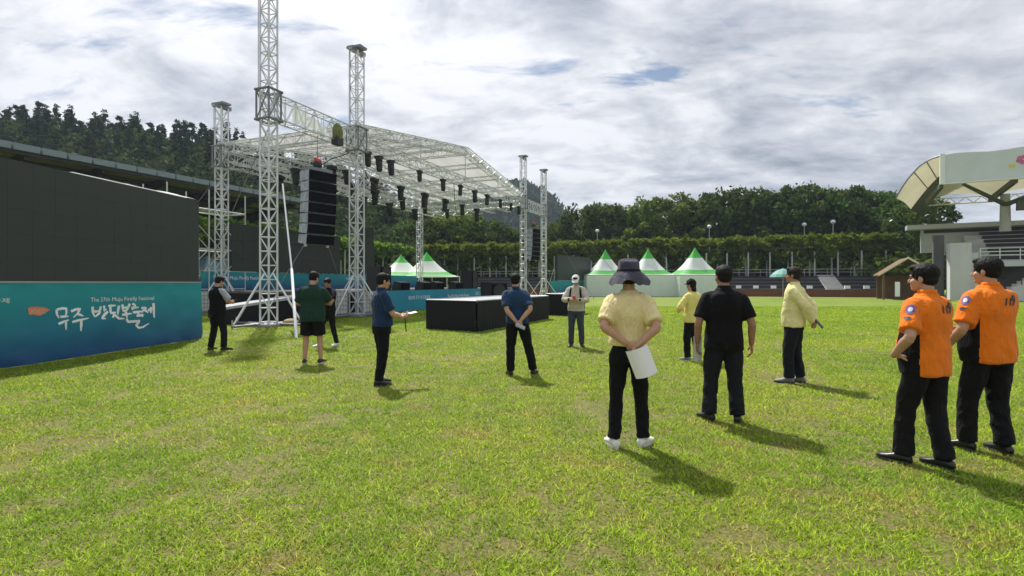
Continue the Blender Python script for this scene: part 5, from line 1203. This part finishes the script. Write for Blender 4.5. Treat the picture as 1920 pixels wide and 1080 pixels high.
def print_on(P, body, c, size, m, name='number', shear=.25):
    me = text_mesh(body, size, m, shear, 0, 'CENTER', size * .035)
    bm = bmesh.new(); bm.from_mesh(me); bmesh.ops.triangulate(bm, faces=bm.faces); bmesh.ops.subdivide_edges(bm, edges=[e for e in bm.edges if e.calc_length() > size * .25], cuts=2, use_grid_fill=True)
    for v in bm.verts:
        h = P['snap']((c[0] + v.co.x, -1.0, c[1] + v.co.y), (0, 1, 0), .005)
        v.co = h if h else Vector((c[0] + v.co.x, -.15, c[1] + v.co.y))
    bm.to_mesh(me); bm.free(); return obj(name, me, P['shirt'])
def disc_on(P, c, d, rx, rz, m, name, lift=.004):
    d = Vector(d).normalized(); s = d.cross(Vector((0, 0, 1))).normalized(); u = s.cross(d); ring = []
    for q in range(14):
        a = 2 * math.pi * q / 14; h = P['snap'](Vector(c) + s * rx * math.cos(a) + u * rz * math.sin(a) - d * .6, d, lift)
        if h is None: return None
        ring.append(h)
    ctr = P['snap'](Vector(c) - d * .6, d, lift); b = MB(); b.add([ctr] + ring, [(0, 1 + q, 1 + (q + 1) % 14) for q in range(14)]); return b.build(name, m, P['shirt'])
def sheet(P, c, ax, ay, w_, h_, bend, label, name='paper_sheet', cat='paper', m='paper', th=.003):
    """held sheets of paper: c centre, ax/ay the sheet's axes in the person's local frame"""
    ax, ay = Vector(ax).normalized(), Vector(ay).normalized(); az = ax.cross(ay).normalized(); n = 10; top_, bot = [], []
    for i in range(n + 1):
        for j in range(n + 1): u = i / n - .5; v = j / n - .5; p = Vector(c) + ax * u * w_ + ay * v * h_ + az * (bend * ((u * 2) ** 2 + .6 * v)); top_.append(p); bot.append(p - az * th)
    fs = [(i * (n + 1) + j, (i + 1) * (n + 1) + j, (i + 1) * (n + 1) + j + 1, i * (n + 1) + j + 1) for i in range(n) for j in range(n)]; N1 = (n + 1) ** 2
    b = MB(); b.add(top_ + bot, fs + [tuple(reversed([q + N1 for q in f])) for f in fs]); o = b.build(name, m, None, True, P['M']); return tag(o, label, cat)
def phone(P, c, ax, ay, label, m='black_plastic', dim=(.075, .155, .012)):
    ax, ay = Vector(ax).normalized(), Vector(ay).normalized(); az = ax.cross(ay).normalized(); ay = az.cross(ax); rot = Matrix((ax, ay, az)).transposed(); o = thing('phone', label, 'phone', P['M'] @ Vector(c)); o.rotation_euler = (P['M'].to_3x3() @ rot).to_euler()
    b = MB(); b.box((0, 0, 0), dim); ob = b.build('case', m, o); b = MB(); b.box((0, 0, dim[2] / 2 + .001), (dim[0] * .9, dim[1] * .93, .002)); b.build('screen', 'eye', o); return o
fabric('cloth_black', (.010, .0105, .013)); fabric('cloth_black2', (.014, .014, .017)); fabric('cloth_navy', (.012, .032, .085)); fabric('cloth_navy2', (.016, .045, .105)); fabric('cloth_green', (.014, .045, .032)); fabric('cloth_grey', (.36, .38, .44))
fabric('cloth_yellow', (.76, .64, .33)); fabric('cloth_lemon', (.74, .66, .22)); fabric('cloth_cream', (.76, .70, .34)); fabric('cloth_orange', (.80, .19, .010)); fabric('cloth_char', (.020, .022, .030)); fabric('cloth_slate', (.045, .055, .080)); fabric('cloth_beige', (.50, .45, .38)); fabric('cloth_darkblue', (.016, .018, .028)); fabric('hat_navy', (.060, .058, .085), var=.15); fabric('hat_dark', (.018, .020, .030)); fabric('cap_white', (.78, .79, .80)); fabric('cap_black', (.014, .014, .016)); fabric('cloth_khaki', (.36, .33, .26))
mat('shoe_black', (.010, .010, .011), .35, var=.2); mat('shoe_white', (.74, .73, .70), .6, var=.06); mat('shoe_grey', (.18, .18, .19), .6, var=.2)
def face(px, py, app): p = G(px, py); return p, R(app) + -math.atan2(p.x, p.y)          # app: facing relative to the line of sight, + is to the left
DN = (0, 0, -1)
BACKARMS = (((-.035, -.205, .90), (-1, -.45, -.1)), ((.045, -.215, .925), (1, -.45, -.1)))
BACKHANDS = (((.55, -.15, -.6), (0, 1, .2), (.5, .6)), ((-.45, -.10, -.75), (0, 1, .2), (.5, .7)))
# 1 man in black vest
p, yw = face(408, 657, -55)
P = person(p, yw, 1.67, 'man in a black vest over a grey shirt standing beside the banner', dict(vox=.009, shirt='cloth_grey', hemz=.84, vest='cloth_black', vest_hem=.82, trousers='cloth_black2', tw=.98, feet=((-.15, -.06, .25), (.16, .05, -.2)), arms=(((-.10, .30, 1.08), (-1, -.5, -.6)), ((.08, .32, 1.08), (1, -.5, -.6))), head=(0, -.35), shoes='shoe_black'))
phone(P, (0, .40, 1.10), (1, 0, 0), (0, .8, .5), 'dark phone held by the man in the black vest')
# 2 green shirt
p, yw = face(586, 682, -14)
P = person(p, yw, 1.73, 'stout man in a dark green T-shirt and black shorts seen from behind', dict(vox=.009, w=1.07, belly=.05, shirt='cloth_green', ease=.03, hemz=.80, trousers='cloth_black', shorts=True, feet=((-.145, 0, .2), (.145, .02, -.25)), arms=(((-.10, .26, 1.12), (-1, -.3, -.6)), ((.12, .28, 1.13), (1, -.3, -.6))), head=(-.35, -.4), skin='skin', shoes='shoe_black', sole='sole_white', wr=(.010, (4, 4, 4))))
phone(P, (.02, .36, 1.15), (1, 0, 0), (0, .8, .5), 'dark phone held in front of the man in the green T-shirt')
# 3 man in black behind him
p, yw = face(616, 650, 135)
P = person(p, yw, 1.63, 'man all in black with white shoes standing behind the green T-shirt man', dict(vox=.009, shirt='cloth_black', hemz=.84, trousers='cloth_black2', tw=.82, feet=((-.10, -.16, .1), (.14, .16, -.2)), arms=(((-.08, .28, 1.16), (-1, -.3, -.7)), ((.12, .26, 1.12), (1, -.3, -.7))), head=(.3, -.3), shoes='shoe_white', sole='sole_white', skin='skin_tan'))
# 4 navy polo
p, yw = face(713, 721, -72)
P = person(p, yw, 1.66, 'man in a navy polo shirt facing right with white papers and a lanyard', dict(vox=.008, shirt='cloth_navy', hemz=.88, trousers='cloth_black', tw=.95, collar='cloth_navy', belly=.03, feet=((-.10, .02, .1), (.10, -.05, -.35)), pelvis=(0, .02), arms=(((-.06, .33, 1.03), (-1, -.7, -.4)), ((.10, .30, 1.0), (1, -.8, -.4))), hands=(((.2, 1, .1), (0, 0, 1)), ((-.2, 1, .05), (0, 0, 1))), head=(0, -.12), shoes='shoe_black'))
sheet(P, (.02, .46, 1.045), (1, 0, 0), (0, 1, .15), .20, .27, .015, 'white papers held out by the man in the navy polo shirt')
for s in (-1, 1): strip(P, [(s * .07, .8, 1.44), (s * .03, .8, 1.25), (0, .8, 1.08)], (0, -1, 0), .016, 'paper', 'lanyard')
rod('lanyard_cord', (.12, .34, 1.0), (.13, .36, .78), .008, P['o'], 'cloth_black', 6)
# 5 centre man
p, yw = face(970, 703, 4)
P = person(p, yw, 1.67, 'man in a navy shirt with hands clasped behind his back in the centre, legs apart', dict(vox=.008, w=1.02, shirt='cloth_navy2', hemz=.86, trousers='cloth_black', tw=1.02, collar='cloth_navy2', feet=((-.12, -.06, .25), (.27, .02, -.45)), pelvis=(.0, 0), chest=(-.03, 0), arms=BACKARMS, hands=BACKHANDS, head=(-.35, -.05), shoes='shoe_black'))
phone(P, (.03, -.285, .83), (.9, 0, -.45), (.2, -.3, -.4), 'grey phone held behind the back of the man in the centre', 'cloth_grey', (.16, .075, .012))
# 6 white cap
p, yw = face(1080, 651, 172)
P = person(p, yw, 1.70, 'man in a white cap and beige jacket looking down at his phone', dict(vox=.009, topname='jacket', shirt='cloth_beige', sleeve='long', hemz=.86, trousers='cloth_slate', tw=.95, ease=.025, vest=None, feet=((-.14, 0, .35), (.12, -.02, -.2)), arms=(((-.07, .27, 1.12), (-1, -.2, -.6)), ((.06, .29, 1.14), (1, -.2, -.6))), head=(0, -.5), hat='cap', hat_mat='cap_white', shoes='shoe_black', wr=(.010, (5, 5, 7))))
phone(P, (-.01, .37, 1.17), (1, 0, 0), (0, .7, .7), 'pink-backed phone held by the man in the white cap', 'flower_pink')
for s in (-1, 1): strip(P, [(s * .11, .8, 1.42), (s * .125, .8, 1.25), (s * .135, .8, 1.10)], (0, -1, 0), .045, 'cloth_black', 'backpack_strap')
strip(P, [(-.15, .8, .93), (0, .8, .93), (.15, .8, .93)], (0, -1, 0), .03, 'cloth_khaki', 'hem_band')
# 7 sun hat
p, yw = face(1179, 838, 4)
P = person(p, yw, 1.70, 'person in a wide dark sun hat and pale yellow T-shirt seen from behind', dict(vox=.0075, w=.94, shirt='cloth_yellow', hemz=.955, trousers='cloth_black', tw=.86, ease=.018, feet=((-.135, -.03, .35), (.135, .05, -.55)), arms=(((-.035, -.185, .985), (-1, -.5, -.1)), ((.055, -.21, .96), (1, -.5, -.1))), hands=(((.75, -.1, -.35), (0, 1, .2), (.5, .6)), ((-.25, -.15, -.9), (-.2, 1, .2), (.5, .8))), hat='bucket', hat_mat='hat_navy', band_mat='hat_dark', shoes='shoe_white', sole='sole_white', skin='skin', nape=1, wr=(.013, (8, 8, 3))))
sheet(P, (.095, -.285, .825), (.93, -.05, .36), (-.36, -.1, .93), .20, .255, -.06, 'curled white sheets of paper held behind the back of the person in the sun hat')
# 8 yellow jacket and black cap
p, yw = face(1298, 677, 48)
P = person(p, yw, 1.58, 'person in a bright yellow jacket and black cap left of the black-shirted man', dict(vox=.009, w=.92, topname='jacket', shirt='cloth_lemon', sleeve='long', hemz=.76, ease=.028, trousers='cloth_black', tw=1.0, feet=((-.09, .05, .2), (.10, -.05, -.1)), arms=(((-.16, .20, .98), (-1, -.6, -.2)), ((.14, .24, 1.0), (1, -.6, -.2))), hat='cap', hat_mat='cap_black', head=(.15, -.1), long_hair=True, shoes='shoe_grey', sole='sole_white', wr=(.012, (5, 5, 6))))
# 9 black shirt
p, yw = face(1357, 791, 9)
P = person(p, yw, 1.705, 'man in a loose black short-sleeved shirt and dark jeans seen from behind', dict(vox=.0075, w=1.02, shirt='cloth_black', hemz=.80, ease=.024, collar='cloth_black', trousers='cloth_char', tw=1.06, hem=1.1, feet=((-.15, .03, .55), (.14, 0, -.2)), arms=(((-.275, .02, .86), (-.6, -1, 0)), ((.285, .0, .86), (.6, -1, 0))), hands=((( -.05, .15, -1), (1, .1, 0), (.5, .7)), ((.05, .1, -1), (-1, .1, 0), (.4, .6))), head=(.35, .02), skin='skin_tan', shoes='shoe_black', wr=(.011, (4, 4, 4))))
sheet(P, (-.285, .02, .80), (.62, .78, 0), (0, .05, 1), .16, .27, .015, 'white papers held at the left side of the man in the black shirt')
# 10 pale yellow jacket
p, yw = face(1489, 718, 78)
P = person(p, yw, 1.755, 'older man in a pale yellow jacket facing left with hands behind his back', dict(vox=.008, topname='jacket', shirt='cloth_cream', sleeve='long', hemz=.86, ease=.02, collar='cloth_cream', trousers='cloth_darkblue', tw=1.05, belly=.03, w=.97, feet=((-.09, .06, .2), (.09, -.06, -.1)), arms=(((-.06, -.25, .95), (-.8, -.8, .1)), ((.03, -.26, .96), (.8, -.8, .1))), hands=(((.5, -.3, -.4), (0, 1, .2), (.5, .7)), ((-.5, -.3, -.4), (0, 1, .2), (.5, .7))), head=(0, .05), hair='hair_brown', shoes='shoe_grey', skin='skin_tan', wr=(.013, (6, 6, 7))))
phone(P, (-.02, -.34, .92), (1, 0, .2), (0, -.6, -.8), 'black phone held behind the back of the man in the pale yellow jacket')
# 11, 12 men in orange
OR = dict(vox=.0075, w=.97, belly=.055, shirt='cloth_orange', shirt_mats=['cloth_orange', 'cloth_black'], panel=True, ease=.018, trousers='cloth_black2', tw=1.0, hem=1.15, collar='cloth_orange', shoes='shoe_black', wr=(.012, (6, 6, 4)))
p, yw = face(1743, 878, 52)
P = person(p, yw, 1.675, 'nearer man in an orange and black uniform shirt, hand at his waist', dict(OR, hemz=.77, feet=((-.10, .16, .35), (.10, -.04, .1)), pelvis=(0, .03), arms=(((-.255, .10, .925), (-.5, -.9, 0)), ((.17, .22, .89), (0, -1, 0))), hands=(((.75, -.35, -.1), (0, -.2, -1), (.3, .3)), None), head=(.36, -.02)))
print_on(P, '11', (.015, 1.285), .085, 'print_black'); print_on(P, '9', (.078, 1.285), .125, 'print_black'); disc_on(P, (-.20, -.02, 1.315), (.95, .35, 0), .034, .040, 'patch_blue', 'sleeve_patch'); disc_on(P, (-.20, -.02, 1.315), (.95, .35, 0), .016, .018, 'paper', 'patch_emblem', .006); disc_on(P, (-.21, -.02, 1.245), (.95, .35, 0), .028, .014, 'print_black', 'sleeve_badge')
p, yw = face(1854, 850, 46)
P = person(p, yw, 1.745, 'taller man in an orange and black uniform shirt holding white paper at the right edge', dict(OR, w=1.03, hemz=.82, feet=((-.11, .12, .4), (.12, -.02, -.1)), arms=(((-.25, .15, .955), (-.5, -.9, 0)), ((.10, .28, 1.08), (.25, -.7, -.7))), hands=(((.1, .85, -.5), (1, 0, .1), (.6, .8)), None), head=(.40, .0), hair_full=1.03))
print_on(P, '11', (.020, 1.335), .085, 'print_black'); print_on(P, '9', (.083, 1.335), .125, 'print_black'); disc_on(P, (-.21, -.02, 1.375), (.95, .35, 0), .036, .042, 'patch_blue', 'sleeve_patch'); disc_on(P, (-.21, -.02, 1.375), (.95, .35, 0), .017, .019, 'paper', 'patch_emblem', .006); disc_on(P, (-.22, -.02, 1.30), (.95, .35, 0), .028, .014, 'print_black', 'sleeve_badge')
sheet(P, (-.235, .26, .955), (.55, .75, .35), (-.1, -.35, .9), .21, .17, .012, 'folded white paper held by the taller man in orange'); sheet(P, (-.255, .23, .905), (.55, .75, .35), (-.1, -.35, .9), .16, .05, .0, 'small black notebook held with the white paper by the taller man in orange', 'notebook', 'notebook', 'black_plastic', .012)
